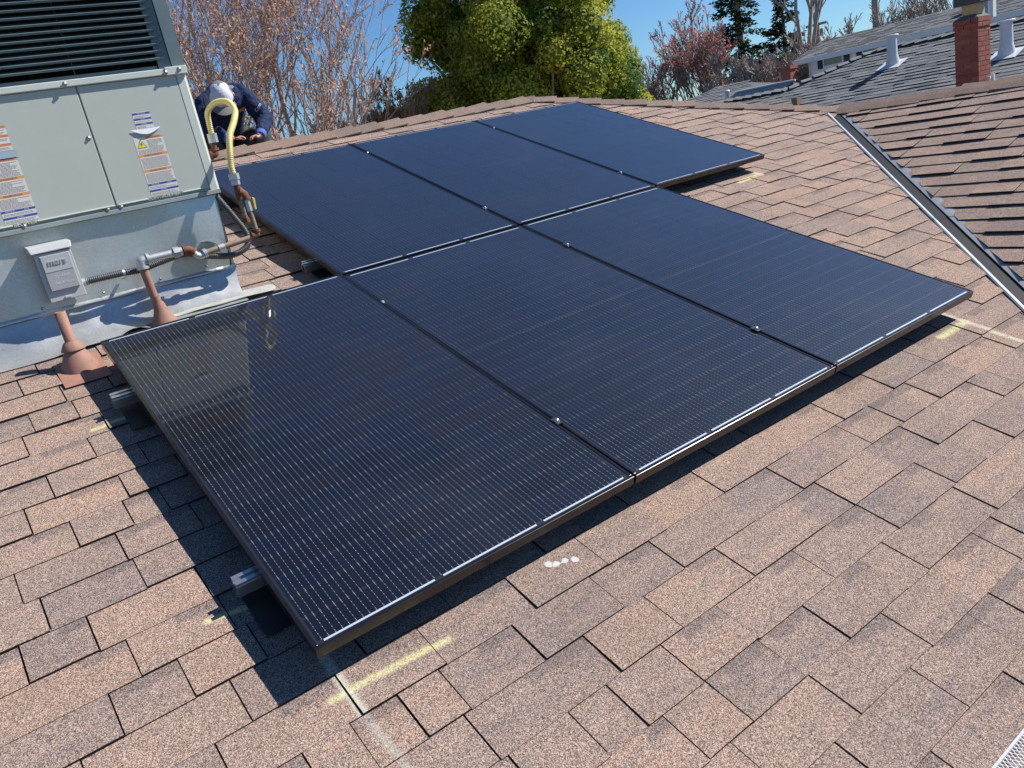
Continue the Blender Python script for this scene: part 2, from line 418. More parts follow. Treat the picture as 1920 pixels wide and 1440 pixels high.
def strip(P0, P1, name='ridge_line'):
    m_ = MB(); m_.tube([P0 + Vector((0,0,-.006)), P1 + Vector((0,0,-.006))], 0.012, 6); return hbuild(m_, name, M['felt'])
Pw = Vector((W0, 2.56, zmain(2.56))); Pe = Vector((4.29, 2.56, zmain(2.56))); Ph = Vector((6.135, 0.715, zmain(0.715))); Ps = Vector((6.135, -9, zmain(.715)))
r1 = strip(Pw, Pe); cap_run(Pe, Pw, nM, nB, 0.215, 0.15, r1, Vector((0, 1, 0)), seed=3, start=0.05)
r2 = strip(Pe, Ph, 'hip_line'); cap_run(Ph, Pe, nM, nE, 0.205, 0.13, r2, Vector((1, 1, 0)), seed=5, start=-0.05)
r3 = strip(Ph, Ps); cap_run(Ph, Vector((6.135, -4.0, Ph.z)), nW, nE, 0.25, 0.14, r3, Vector((1, 0, 0)), seed=9, start=0.06)

# open valley flashing
M['flash'] = worn('valley_metal', (0.30, 0.32, 0.34), 0.30, 0.9, var=0.12, scale=3)
vd = (Vector((6.135, 0.715, 0)) - Vector((2.63, -2.79, 0)))
mb = MB(); N_ = 12
def vp(t, off, lift):
    c = Vector((2.60, -2.82, 0)) + Vector((3.50, 3.50, 0)) * t
    c.z = zmain(c.y)
    if off < 0:   # main side: move in -x on the main plane
        return c + Vector((off * 1.414, 0, 0)) + NR * lift
    q = c + Vector((0, -off * 1.414, 0)); return q + nw * lift
M['valley_dark'] = worn('valley_dark', (0.010, 0.011, 0.013), 0.5, 0.0, var=0.3, scale=6, spec=.15)
edge_, chan, side_ = MB(), MB(), MB()
for seg, (ta, tb) in enumerate(((0.0, 0.50), (0.492, 0.995))):
    l0 = 0.0015 + seg * 0.002
    prof = [(-0.112, 0.010), (-0.106, 0.0165), (-0.094, 0.0165), (-0.090, l0), (-0.006, l0), (0.0, 0.012), (0.006, l0 + .002), (0.030, l0 + .002), (0.055, l0)]
    for i in range(len(prof) - 1):
        (o0, h0), (o1, h1) = prof[i], prof[i + 1]
        (edge_ if i < 3 else (chan if i < 6 else side_)).face([vp(ta, o0, h0), vp(ta, o1, h1), vp(tb, o1, h1), vp(tb, o0, h0)])
hbuild(chan, 'valley_flashing', M['valley_dark']); hbuild(edge_, 'valley_edge', M['ventw_'] if 'ventw_' in M else worn('valley_edge', (.62, .63, .62), .4, .3, var=.1)); hbuild(side_, 'valley_side', worn('valley_side', (.40, .42, .43), .45, .4, var=.12, scale=9))

# gutter with guard at the eave
gut = MB()
yE = ypl(SE); zE = zmain(yE)
GL0, GL1 = W0, 2.55
def gp(dy, dz): return (yE - dy, zE + dz)
prof = [(-.02, -.035), (.0, -.035), (.0, -.15), (.09, -.15), (.13, -.06), (.13, -.022), (.12, -.022)]
for i in range(len(prof) - 1):
    (a0, b0), (a1, b1) = prof[i], prof[i+1]
    gut.face([(GL0, yE - a0, zE + b0), (GL1, yE - a0, zE + b0), (GL1, yE - a1, zE + b1), (GL0, yE - a1, zE + b1)])
gutter = hbuild(gut, 'gutter', M['white'])
gg = MB(); 
step = 0.011
x = 0.7
M['mesh'] = mat('guard_metal', (0.75, 0.76, 0.77), 0.4, 0.6)
gw = 0.14
def gpt(x, v): return Vector((x, yE + 0.012 - v, zE + 0.012 - v * 0.18))
while x < 2.0:
    for sg in (1, -1):
        xa, xb_ = (x, x + gw * 0.62) if sg == 1 else (x + gw * 0.62, x)
        gg.tube([gpt(xa, 0), gpt(xb_, gw)], 0.0011, 4, cap=False)
    x += step
gg.box((0.7, yE + .006, zE + .008), (2.1, yE + .012, zE + .016))
tag(gg.build('gutter_guard', M['mesh'], gutter), kind='stuff')

# ================================================================ solar array
M['frame'] = worn('black_anodised', (0.009, 0.009, 0.011), 0.24, 0.0, var=0.3, scale=20, spec=0.6)
def coat_ior(m_, ior): m_.node_tree.nodes['Principled BSDF'].inputs['Coat IOR'].default_value = ior
def dust(t, col):
    p = t.pos()
    n = t.noise(p, 2.2, 6, 0.7).outputs[0]; n2 = t.noise(p, 130, 3, 0.7).outputs[0]; n3 = t.noise(p, 7, 4, .7).outputs[0]
    vo = t.n('TexVoronoi', feature='DISTANCE_TO_EDGE' if False else 'F1'); vo.inputs['Scale'].default_value = 16; t.l(p, vo.inputs['Vector'])
    spot = t.math('MULTIPLY', t.sm(t.math('ADD', vo.outputs['Distance'], t.math('MULTIPLY', n2, .10)), 0.14, 0.075), t.math('GREATER_THAN', n3, 0.60))
    f = t.math('ADD', t.math('MULTIPLY', t.sm(n, 0.42, 0.8), 0.030), t.math('MULTIPLY', spot, t.math('MULTIPLY', n2, 0.45)), clamp=True)
    return t.mix(f, col, (0.32, 0.30, 0.28))
M['back'] = mat('black_backsheet', (0.012, 0.012, 0.018), 0.5, spec=0.3, coat=1.0, coat_r=0.035); coat_ior(M['back'], 1.46)
t = NT(M['back']); t.base(dust(t, (0.012, 0.012, 0.018)))
M['cell'] = mat('solar_cell', (0.01, 0.014, 0.045), 0.35, spec=0.3, coat=1.0, coat_r=0.035); coat_ior(M['cell'], 1.46)
t = NT(M['cell']); oi = t.n('ObjectInfo'); tc = t.n('UVMap').outputs[0]; sp = t.n('SeparateXYZ'); t.l(tc, sp.inputs[0])
cc = t.ramp(oi.outputs['Random'], [(0.0, (0.0035, 0.004, 0.008)), (0.35, (0.003, 0.0055, 0.013)), (0.7, (0.004, 0.006, 0.016)), (1.0, (0.007, 0.0055, 0.008))])
fx = t.math('FRACT', t.math('MULTIPLY', sp.outputs[0], 9)); dx = t.math('ABSOLUTE', t.math('SUBTRACT', fx, 0.5))      # 12 wires per cell
wire = t.sm(dx, 0.036, 0.012)
fy = t.math('FRACT', t.math('MULTIPLY', sp.outputs[1], 6)); dy = t.math('ABSOLUTE', t.math('SUBTRACT', fy, 0.5))
pad = t.math('MULTIPLY', t.sm(dx, 0.070, 0.040), t.sm(dy, 0.085, 0.045))
ey = t.math('ABSOLUTE', t.math('SUBTRACT', sp.outputs[1], 0.5))
endp = t.math('MULTIPLY', t.sm(dx, 0.10, 0.05), t.sm(ey, 0.462, 0.475))
cc = t.mix(t.math('MULTIPLY', wire, 0.60), cc, (0.13, 0.135, 0.15))
cc = t.mix(t.math('MULTIPLY', pad, 0.9), cc, (0.36, 0.36, 0.36))
cc = t.mix(endp, cc, (0.24, 0.24, 0.24))
t.base(dust(t, cc)); 
M['ribbon'] = mat('ribbon', (0.60, 0.68, 0.74), 0.35, 0.3, coat=1.0); coat_ior(M['ribbon'], 1.42)
M['alu'] = worn('mill_aluminium', (0.66, 0.67, 0.68), 0.32, 0.9, var=0.08, scale=12)
M['steel'] = worn('steel_bolt', (0.62, 0.63, 0.63), 0.28, 1.0, var=0.15, scale=40)
M['blackpart'] = mat('black_part', (0.02, 0.02, 0.02), 0.5)
PW, PL = 1.045, 1.879
def make_panel():
    root = empty('solar_panel')
    f = MB(); fw = 0.011; h = 0.032
    # four frame rails, mitred corners simplified to butted ends
    f.box((0, 0, -h), (PW, fw, 0)); f.box((0, PL - fw, -h), (PW, PL, 0)); f.box((0, fw + .0004, -h), (fw, PL - fw - .0004, 0)); f.box((PW - fw, fw + .0004, -h), (PW, PL - fw - .0004, 0))
    f.build('frame', M['frame'], root, bevel=0.0016)
    b = MB(); b.box((fw, fw, -0.007), (PW - fw, PL - fw, -0.0022)); lam = b.build('laminate', M['back'], root)
    cw, chh = 0.1665, 0.0812; gapx, gapy, mid = 0.0022, 0.0018, 0.010
    ox = (PW - (6 * cw + 5 * gapx)) / 2; tot = 22 * chh + 20 * gapy + mid; oy = (PL - tot) / 2
    q = MB(); c_ = 0.006; z = 0.0
    # chamfered half cell
    q.face([(0, 0, 0), (cw, 0, 0), (cw, chh - c_, 0), (cw - c_, chh, 0), (c_, chh, 0), (0, chh - c_, 0)])
    me = None
    ysp = []
    y = oy
    for j in range(22):
        ysp.append(y); y += chh + (mid if j == 10 else gapy)
    q.uv = [(v[0] / cw, v[1] / chh) for v in q.v]
    o = q.build('solar_cell', M['cell'], lam); me = o.data
    for j in range(22):
        for i in range(6):
            if i == 0 and j == 0: c = o
            else: c = bpy.data.objects.new('solar_cell', me); C.objects.link(c); c.parent = lam
            c.location = (ox + i * (cw + gapx), ysp[j], -0.0019)
            if j % 2: c.rotation_euler = (0, 0, math.pi); c.location = (ox + i * (cw + gapx) + cw, ysp[j] + chh, -0.0019)
    for yy in (oy - 0.0085, oy + tot + 0.0030):
        for i in range(3):
            r_ = MB(); x0 = ox + i * 2 * (cw + gapx) + 0.012; r_.box((x0, yy, -0.0021), (x0 + 2 * cw + gapx - 0.024, yy + 0.006, -0.0016)); r_.build('ribbon', M['ribbon'], lam)
    return root
places = [(0, -1, 'black solar panel at the near left corner, reflecting the rooftop unit'),
          (1, -1, 'black solar panel in the middle of the lower row'),
          (2, -1, 'black solar panel at the right end of the lower row'),
          (1, 0, 'black solar panel at the left end of the upper row beside the yellow gas hose'),
          (2, 0, 'black solar panel in the middle of the upper row'),
          (3, 0, 'black solar panel at the right end of the upper row, nearest the hip')]
pp0 = make_panel()
for i, (cx_, rj, lab) in enumerate(places):
    o = pp0 if i == 0 else copy_tree(pp0)
    x0 = cx_ * (PW + GX); s0 = -PL if rj == -1 else GY
    hB = [0.0, -0.002, 0.0, -0.015, -0.013, -0.010][i]; hT = [0.0, -0.013, -0.013, 0.009, 0.010, 0.009][i]
    o.location = rw(x0, s0, hB); o.rotation_euler = (R(18.435) + (hT - hB) / PL, 0, 0)
    tag(o, lab, 'solar panel', 'black solar panels on the brown roof')
# rails with clamps and feet
RH = 0.046
def make_rail(s_, x0, x1, gaps, label, feet, hh=0.0):
    root = empty('mounting_rail', rw(x0, s_, -0.0335 + hh), (R(18.435), 0, 0)); L = x1 - x0
    p = MB(); w_ = 0.019
    pf = [(-w_, -RH), (w_, -RH), (w_, -.012), (w_ - .004, -.012), (w_ - .004, -.006), (w_, -.006), (w_, 0), (.006, 0), (.006, -.010), (-.006, -.010), (-.006, 0), (-w_, 0), (-w_, -.006), (-w_ + .004, -.006), (-w_ + .004, -.012), (-w_, -.012)]
    n = len(pf); vs = [(0, a, b) for a, b in pf] + [(L, a, b) for a, b in pf]
    p.idx(vs, [(i, i + n, (i + 1) % n + n, (i + 1) % n) for i in range(n)])
    for X in (0.0, L):        # hollow looking ends: walls as quads
        for (a0, b0, a1, b1) in ((-w_, -RH, -w_ + .003, -.012), (w_ - .003, -RH, w_, -.012), (-w_, -.014, w_, -.011), (-w_, -RH, w_, -RH + .003)):
            p.face([(X + (-.0003 if X == 0 else .0003), a0, b0), (X + (-.0003 if X == 0 else .0003), a1, b0), (X + (-.0003 if X == 0 else .0003), a1, b1), (X + (-.0003 if X == 0 else .0003), a0, b1)])
    p.build('rail_profile', M['alu'], root)
    for gx in gaps:
        c = MB(); xx = gx - x0; c.box((xx - .012, -.019, .033), (xx + .012, .019, .0365)); c.box((xx - .003, -.012, 0), (xx + .003, .012, .0330))
        cl = c.build('clamp', M['blackpart'], root)
        b = MB(); b.lathe((xx, 0, .0367), [(.0001, .008), (.0055, .008), (.0065, .0065), (.0065, .002), (.010, .0015), (.010, 0)], 12); b.build('bolt', M['steel'], cl)
    for fx_ in feet:
        xx = fx_ - x0; c = MB(); c.box((xx - .02, -.024, -.084 - hh), (xx + .02, -.0195, -.004)); c.box((xx - .02, -.075, -.084 - hh), (xx + .02, -.0245, -.078 - hh)); c.build('foot', M['blackpart'], root)
        c = MB(); c.box((xx - .11, -.16, -.0760 - hh), (xx + .11, .06, -.0742 - hh)); 
        c.build('flashing_plate', M['blackpart'], root)
    tag(root, label, 'mounting rail', 'aluminium rails under the solar panels')
g1, g2, g3 = PW + GX / 2, 2 * PW + GX * 1.5, 3 * PW + GX * 2.5
make_rail(-1.515, -0.062, 3.19, (g1, g2), 'front aluminium rail poking out under the near left panel', (0.06, 1.2, 2.4, 3.05))
make_rail(-0.368, -0.068, 3.19, (g1, g2), 'aluminium rail end poking out beside the orange vent boot', (0.06, 1.2, 2.4, 3.05), -.008)
make_rail(0.324, 1.0, 4.22, (g2, g3), 'aluminium rail end poking out left of the joint between the two panel rows', (1.15, 2.3, 3.4, 4.1), -.012)
make_rail(1.653, 0.97, 4.22, (g2, g3), 'rear aluminium rail under the top edge of the upper panels', (1.15, 2.3, 3.4, 4.1))

# ================================================================ rooftop unit
M['paint'] = worn('unit_paint', (0.52, 0.555, 0.49), 0.42, var=0.045, scale=2.5, dirt=None)
M['paint_hi'] = worn('unit_trim', (0.62, 0.66, 0.59), 0.40, var=0.05, scale=4)
M['upper_dk'] = worn('coil_dark', (0.13, 0.185, 0.20), 0.40, var=0.08, scale=4)  # deeper blue grey for the whole louvred section above the top rail
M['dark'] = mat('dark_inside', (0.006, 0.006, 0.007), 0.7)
M['scr'] = worn('screw', (0.45, 0.44, 0.40), 0.4, 0.8, var=0.2, scale=80)
FY = 0.350
UX0, UX1 = -0.52, 0.73
unit = empty('rooftop_unit', (0.1, 0.9, 0.455)); UO = unit.location.copy()
tag(unit, 'grey green rooftop air conditioning unit with dark louvres and warning stickers', 'air conditioner')
def ub(mb, name, mats, parent=None, bevel=0):
    o = mb.build(name, mats, parent or unit, bevel=bevel)
    if parent is None: o.location = -UO
    return o
mb = MB(); mb.box((UX0 + .01, FY + .012, 0.475), (UX1 - .004, 1.42, 1.0)); ub(mb, 'body', M['paint'])
mb = MB(); mb.box((UX0, FY, 0.486), (0.2765, FY + .0118, 0.974)); pl_ = ub(mb, 'access_panel', M['paint'], bevel=.002)
mb = MB(); mb.box((0.2825, FY, 0.486), (0.682, FY + .0118, 0.974)); pr2 = ub(mb, 'access_panel', M['paint'], bevel=.002)
mb = MB(); mb.idx([(0.684, FY - .001, .474), (.716, FY - .001, .474), (.730, FY + .02, .474), (.730, FY + .06, .474), (0.684, FY - .001, .975), (.716, FY - .001, .975), (.730, FY + .02, .975), (.730, FY + .06, .975)], [(0,1,5,4), (1,2,6,5), (2,3,7,6)]); ub(mb, 'corner_post', M['paint_hi'])
mb = MB(); mb.box((UX0, FY - .012, .9755), (0.640, FY + .02, 1.002)); mb.box((0.640, FY - .016, .972), (0.733, FY + .03, 1.006)); ub(mb, 'top_rail', M['paint_hi'], bevel=.003)
mb = MB(); mb.box((UX0, FY - .003, 0.455), (0.725, 1.42, 0.4745)); ub(mb, 'base_rail', worn('base_paint', (0.33, 0.38, 0.37), 0.4, var=.15, scale=9), bevel=.002)
mb = MB()
for (a, b) in ((-0.50, -0.116), (-0.026, 0.271)): mb.box((a, FY - .005, .486), (b, FY - .0002, .4925))
ub(mb, 'embossed_rib', M['paint_hi'], bevel=.002)
mb = MB()
for (a, b) in ((0.290, 0.413), (0.562, 0.668)): mb.box((a, FY - .005, .486), (b, FY - .0002, .4925))
ub(mb, 'embossed_rib', M['paint_hi'], bevel=.002)
FR = Matrix(((1,0,0,0),(0,0,1,0),(0,1,0,0),(0,0,0,1)))     # xy text -> xz plane
def facing(x, z, y): return Matrix.Translation((x, y, z)) @ Matrix.Rotation(math.pi / 2, 4, 'X')
for (tx, x, z) in (('BLOWER', -0.071, .4885), ('CONTROL/HEAT', 0.487, .4885)):
    o = text_mb(tx, 0.0205, facing(x, z, FY - .0015), None, M['paint_hi'], unit, depth=.0014); o.location = -UO
for (x, z) in ((.262, .772), (.243, .480), (.297, .480), (-.076, .480), (.640, .985), (.700, .992), (-.2, .987), (.24, .987)):
    mb = MB(); T = Matrix.Rotation(math.pi / 2, 4, 'X'); mb.lathe((x, FY - .0155 if z > .98 else FY, z), [(.0095, 0), (.0095, .002), (.006, .0025), (.006, .006), (.0001, .006)], 10, T=T); ub(mb, 'screw', M['scr'])
# louvred upper section
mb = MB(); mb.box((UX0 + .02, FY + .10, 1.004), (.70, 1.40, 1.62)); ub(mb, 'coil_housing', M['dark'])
mb = MB(); mb.box((UX0, FY + .02, 1.62), (.74, 1.42, 1.66)); ub(mb, 'top_cover', M['upper_dk'], bevel=.004)
mb = MB()
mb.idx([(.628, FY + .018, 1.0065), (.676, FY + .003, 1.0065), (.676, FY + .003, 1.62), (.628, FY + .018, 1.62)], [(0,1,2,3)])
mb.box((.680, FY + .0, 1.0065), (.735, 1.40, 1.62)); ub(mb, 'corner_post', M['upper_dk'])
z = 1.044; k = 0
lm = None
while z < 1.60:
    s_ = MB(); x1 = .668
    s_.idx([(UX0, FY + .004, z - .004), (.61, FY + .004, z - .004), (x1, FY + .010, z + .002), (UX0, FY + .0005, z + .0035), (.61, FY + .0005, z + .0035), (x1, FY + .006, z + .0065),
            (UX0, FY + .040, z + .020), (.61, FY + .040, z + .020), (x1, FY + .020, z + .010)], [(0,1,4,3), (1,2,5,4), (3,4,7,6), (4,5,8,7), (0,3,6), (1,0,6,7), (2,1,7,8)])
    ub(s_, 'louvre_slat', M['upper_dk']); z += 0.0283
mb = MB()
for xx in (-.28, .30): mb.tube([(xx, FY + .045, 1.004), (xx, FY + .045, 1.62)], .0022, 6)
ub(mb, 'louvre_support', M['upper_dk'])
mb = MB(); mb.box((UX0, FY + .03, 1.0035), (.625, FY + .036, 1.022)); ub(mb, 'lower_flange', M['upper_dk'])

# stickers: flat print on thin sheets
M['st_w'] = mat('sticker_white', (0.78, 0.74, 0.68), 0.5); M['st_o'] = mat('sticker_orange', (0.80, 0.36, 0.12), 0.5); M['st_r'] = mat('sticker_red', (0.72, 0.22, 0.12), 0.5)
M['st_b'] = mat('sticker_blue', (0.035, 0.09, 0.36), 0.5); M['st_k'] = mat('ink', (0.12, 0.12, 0.13), 0.6); M['st_y'] = mat('sticker_yellow', (0.85, 0.75, 0.05), 0.5); M['st_lb'] = mat('sticker_pale_blue', (0.40, 0.50, 0.58), 0.5)
SM = [M['st_w'], M['st_o'], M['st_b'], M['st_k'], M['st_y'], M['st_r'], M['st_lb']]
def sticker(name, x0, x1, bars, label, texts=(), tri=None, split=None, lines=True):
    """bars: list of (ztop, zbottom, material index)"""
    m_ = MB(); y0 = FY - .0006; r_ = random.Random(int((x0 + 5) * 1000))
    for (zt, zb, mi) in bars:
        if isinstance(mi, tuple):
            (xa, mA, mB) = mi; m_.face([(x0, y0, zb), (xa, y0, zb), (xa, y0, zt), (x0, y0, zt)], mA); m_.face([(xa, y0, zb), (x1, y0, zb), (x1, y0, zt), (xa, y0, zt)], mB); continue
        m_.face([(x0, y0, zb), (x1, y0, zb), (x1, y0, zt), (x0, y0, zt)], mi)
        if mi == 0 and lines:
            z = zt - .006
            while z > zb + .003:
                xs = x0 + .005
                if tri and z > tri[1] - .022: xs = tri[0] + .026
                xe = xs + (x1 - .006 - xs) * r_.choice((1, .97, .9, .6, .95)); x = xs
                while x < xe:
                    l_ = r_.uniform(.004, .013); m_.face([(x, y0 - .0003, z - .0011), (min(x + l_, xe), y0 - .0003, z - .0011), (min(x + l_, xe), y0 - .0003, z + .0003), (x, y0 - .0003, z + .0003)], 3); x += l_ + .0015
                z -= .0046
    zt, zb = bars[0][0], bars[-1][1]
    for (a, b, c, d) in (((x0, zb), (x1, zb), (x1, zb), (x0, zb)), ((x0, zb), (x0, zt), (x0, zt), (x0, zb))):
        m_.face([(a[0], y0, a[1]), (b[0], y0, b[1]), (b[0], FY, b[1]), (a[0], FY, a[1])], 0)
    if tri:
        cx2, cz = tri; y1 = y0 - .0005
        m_.face([(cx2 - .021, y1, cz - .017), (cx2 + .021, y1, cz - .017), (cx2, y1, cz + .019)], 3)
        m_.face([(cx2 - .018, y1 - .0004, cz - .0155), (cx2 + .018, y1 - .0004, cz - .0155), (cx2, y1 - .0004, cz + .0155)], 4)
        m_.face([(cx2 + .002, y1 - .0008, cz + .009), (cx2 - .005, y1 - .0008, cz - .002), (cx2 - .001, y1 - .0008, cz - .002), (cx2 - .003, y1 - .0008, cz - .012), (cx2 + .005, y1 - .0008, cz + .001), (cx2 + .001, y1 - .0008, cz + .001)], 3)
    o = ub(m_, name, SM)
    for (tx, x, z, sz, mt) in texts:
        q = text_mb(tx, sz, facing(x, z, y0 - .0006), None, mt, unit); q.location = -UO
    return o
def warn(x0, x1, triangle=True):
    h = [(.744, .733, (x0 + .048, 0, 1)), (.733, .672, 0), (.672, .661, 1), (.661, .608, 0), (.608, .597, 1), (.597, .549, 0), (.549, .540, 2), (.540, .523, 0), (.523, .514, 2), (.514, .499, 0)]
    cx2 = (x0 + x1) / 2
    T_ = [('WARNING', cx2 + .025, .7385, .0105, M['st_k']), ('AVERTISSEMENT', cx2, .6665, .0105, M['st_k']), ('ADVERTENCIA', cx2, .6025, .0105, M['st_k']), ('NOTICE', cx2 - .03, .5445, .009, M['st_w']), ('AVIS', cx2 + .03, .5445, .009, M['st_w']), ('AVISO', cx2, .5185, .009, M['st_w'])]
    sticker('warning_sticker', x0, x1, h, None, T_, tri=(x0 + .026, .716))
warn(0.430, 0.551); warn(-0.138, -0.016)
sticker('notice_sticker', .457, .529, [(.845, .842, 0), (.842, .833, 2), (.833, .819, 0), (.819, .811, 2), (.811, .799, 0), (.799, .791, 2), (.791, .777, 0)], None,
        [('NOTICE', .493, .8375, .009, M['st_w']), ('AVIS', .493, .815, .0085, M['st_w']), ('AVISO', .493, .795, .0085, M['st_w'])])
sticker('warning_sticker', -.135, -.018, [(.866, .856, 5), (.856, .832, 0), (.832, .822, 5), (.822, .799, 0), (.799, .789, 5), (.789, .772, 0)], None)
sticker('faded_sticker', -.135, -.008, [(.770, .740, 6)], None)
m_ = MB(); n = 10; pts = [(.429, .776)] + [(.429 + .126 * i / n, .776 - .024 * math.sin(math.pi * i / n)) for i in range(1, n)] + [(.555, .775)]
m_.face([(a, FY - .004 - .004 * math.sin(math.pi * i / n), b) for i, (a, b) in enumerate(pts)]); m_.face([(a, FY - .0035 - .004 * math.sin(math.pi * i / n), b) for i, (a, b) in reversed(list(enumerate(pts)))])
ub(m_, 'peeling_sticker', mat('sticker_paper', (.80, .80, .82), .5))

# ================================================================ galvanised roof curb
M['galv'] = mat('galvanised', (0.55, 0.58, 0.60), 0.40, 0.6); t = NT(M['galv']); p = t.pos()
n1 = t.noise(p, 4, 5, 0.65); vo = t.n('TexVoronoi', feature='F1'); vo.inputs['Scale'].default_value = 190; t.l(p, vo.inputs['Vector']); vs_ = t.n('SeparateColor'); t.l(vo.outputs['Color'], vs_.inputs[0])
mp = t.n('Mapping'); mp.inputs['Scale'].default_value = (14, 14, 1.6); t.l(p, mp.inputs[0]); n3 = t.noise(mp.outputs[0], 1.2, 4, 0.7)
ff = t.math('ADD', t.math('ADD', t.math('MULTIPLY', n1.outputs[0], 0.55), t.math('MULTIPLY', vs_.outputs[0], 0.20)), t.math('MULTIPLY', n3.outputs[0], 0.25))
t.base(t.ramp(ff, [(0.25, (0.46, 0.48, 0.47)), (0.5, (0.56, 0.575, 0.56)), (0.75, (0.68, 0.69, 0.67))]))
t.put(t.b.inputs['Roughness'], t.ramp(n1.outputs[0], [(0.3, (0.24,) * 3), (0.7, (0.44,) * 3)]))
curb = empty('roof_curb', (0.1, 0.37, 0.1)); CO = curb.location.copy()
tag(curb, 'dented galvanised metal curb and flashing beneath the rooftop unit', 'roof curb')
def cb(mb, name, mats=None, bevel=0):
    o = mb.build(name, mats or M['galv'], curb, bevel=bevel); o.location = -CO; return o
CF = 0.375
X0c, X1c = -0.50, 0.704
# front sheet, slightly dished
mb = MB(); nx, nz = 26, 8
def cfp(i, j):
    x = X0c + (X1c - X0c) * i / nx; z = 0.115 + (0.4545 - 0.115) * j / nz
    xx = x - (1 - j / nz) * 0.028 * (i / nx)
    return (xx, CF + 0.006 * math.sin(x * 5 + 1.2) * math.sin(math.pi * j / nz) + 0.003 * math.sin(x * 13 + z * 9), z)
mb.idx([cfp(i, j) for j in range(nz + 1) for i in range(nx + 1)], [(j*(nx+1)+i, j*(nx+1)+i+1, (j+1)*(nx+1)+i+1, (j+1)*(nx+1)+i) for j in range(nz) for i in range(nx)], 0, True); cb(mb, 'front_sheet')
mb = MB(); mb.face([(X1c, CF + .002, .4545), (X1c - .028, CF + .002, -.02), (X1c - .02, 1.40, .30), (X1c, 1.40, .4545)]); mb.face([(X1c, CF + .002, .4545), (X1c - .028, CF + .002, -.02), (X1c - .014, CF - .004, -.02), (X1c + .003, CF - .002, .4545)])
mb.face([(X0c, CF, -.05), (X0c, CF, .4545), (X0c, 1.40, .4545), (X0c, 1.40, .3)]); mb.face([(X0c, 1.40, .2), (X1c, 1.40, .2), (X1c, 1.40, .4545), (X0c, 1.40, .4545)]); cb(mb, 'side_sheet')
# counterflashing lip between upper and lower sheet
mb = MB(); n = 40; pts = []
for i in range(n + 1):
    x = X0c + (0.700 - X0c) * i / n; wob = 0.006 * math.sin(x * 17) + 0.004 * math.sin(x * 31 + 1) + (0.006 if 0.45 < x < .62 else 0)
    pts.append((x, wob))
for i in range(n):
    (xa, wa), (xb_, wb) = pts[i], pts[i + 1]
    mb.idx([(xa, CF - .002, .133), (xb_, CF - .002, .133), (xb_, CF - .015 - wb, .1185 + wb * .4), (xa, CF - .015 - wa, .1185 + wa * .4), (xb_, CF - .013 - wb, .1165 + wb * .4), (xa, CF - .013 - wa, .1165 + wa * .4)], [(0,1,2,3), (3,2,4,5)], 0, True)
cb(mb, 'drip_lip')
# lower flashing flaring on to the roof
mb = MB(); prf = [(CF - .001, .125), (CF - .016, .085), (CF - .036, .050), (CF - .060, .020)]
nn = 44; grid = []
for i in range(nn + 1):
    x = X0c + (0.676 - X0c) * i / nn; row_ = []
    for (y_, z_) in prf: row_.append((x, y_ + .003 * math.sin(x * 9), z_ + .003 * math.sin(x * 21)))
    yk = CF - .088; row_.append((x, yk, zmain(yk) + .014 + .004 * math.sin(x * 23)))
    yk = CF - .142 + .010 * math.sin(x * 8 + .5) - .012 * math.exp(-((x + .0) / .12) ** 2); lift = .012 + .010 * max(0, math.sin(x * 13 + 2)) + (.02 if .1 < x < .24 else 0) * math.sin((x - .1) / .14 * math.pi)
    row_.append((x, yk, zmain(yk) + lift)); grid.append(row_)
k_ = len(grid[0]); mb.idx([q for r_ in grid for q in r_], [(i*k_+j, (i+1)*k_+j, (i+1)*k_+j+1, i*k_+j+1) for i in range(nn) for j in range(k_-1)], 0, True)
mb.face([(0.676, CF - .002, .125), (0.676, CF - .048, .008), (0.676, CF - .10, -.018), (0.690, CF - .0, -.01), (0.697, CF - .0, .125)])
cb(mb, 'lower_flashing')
# apron tongue running right along the roof
mb = MB(); pts = []
yc = lambda x: 0.300 - 0.010 * (x - .3)
for i in range(16):
    x = 0.33 + (0.80 - .33) * i / 15; pts.append((x, yc(x)))
hw = 0.034
ring = [(x, y - hw) for x, y in pts] + [(0.80 + hw * .8 * math.sin(a), yc(.8) - hw * math.cos(a)) for a in [math.pi * k / 8 for k in range(1, 8)]] + [(x, y + hw) for x, y in reversed(pts)]
zz = lambda x, y: zmain(y) + .0230 + .002 * math.sin(x * 30)
mb.face([(x, y, zz(x, y)) for x, y in ring]); n = len(ring)
for i in range(n):
    a, b = ring[i], ring[(i + 1) % n]; mb.face([(a[0], a[1], zz(*a) - .0015), (b[0], b[1], zz(*b) - .0015), (b[0], b[1], zz(*b)), (a[0], a[1], zz(*a))])
cb(mb, 'apron_tongue', worn('weathered_sheet', (0.52, 0.53, 0.48), 0.6, 0.3, var=.15, scale=14, dirt=(.40, .38, .22)))
for (x, z) in ((.12, .148), (.36, .146), (.57, .150), (-.12, .146)):
    mb = MB(); mb.lathe((x, CF - .004, z), [(.006, 0), (.006, .002), (.0035, .003), (.0035, .005), (.0001, .005)], 10, T=Matrix.Rotation(math.pi / 2, 4, 'X')); cb(mb, 'screw', M['scr'])
mb = MB(); mb.idx([(.575, CF - .004, .232), (.655, CF - .004, .258), (.655, CF - .075, .262), (.590, CF - .075, .262), (.575, CF - .004, .262), (.64, CF - .075, .235)], [(4,1,2,3), (0,1,4), (3,2,5)]); cb(mb, 'bent_tab')

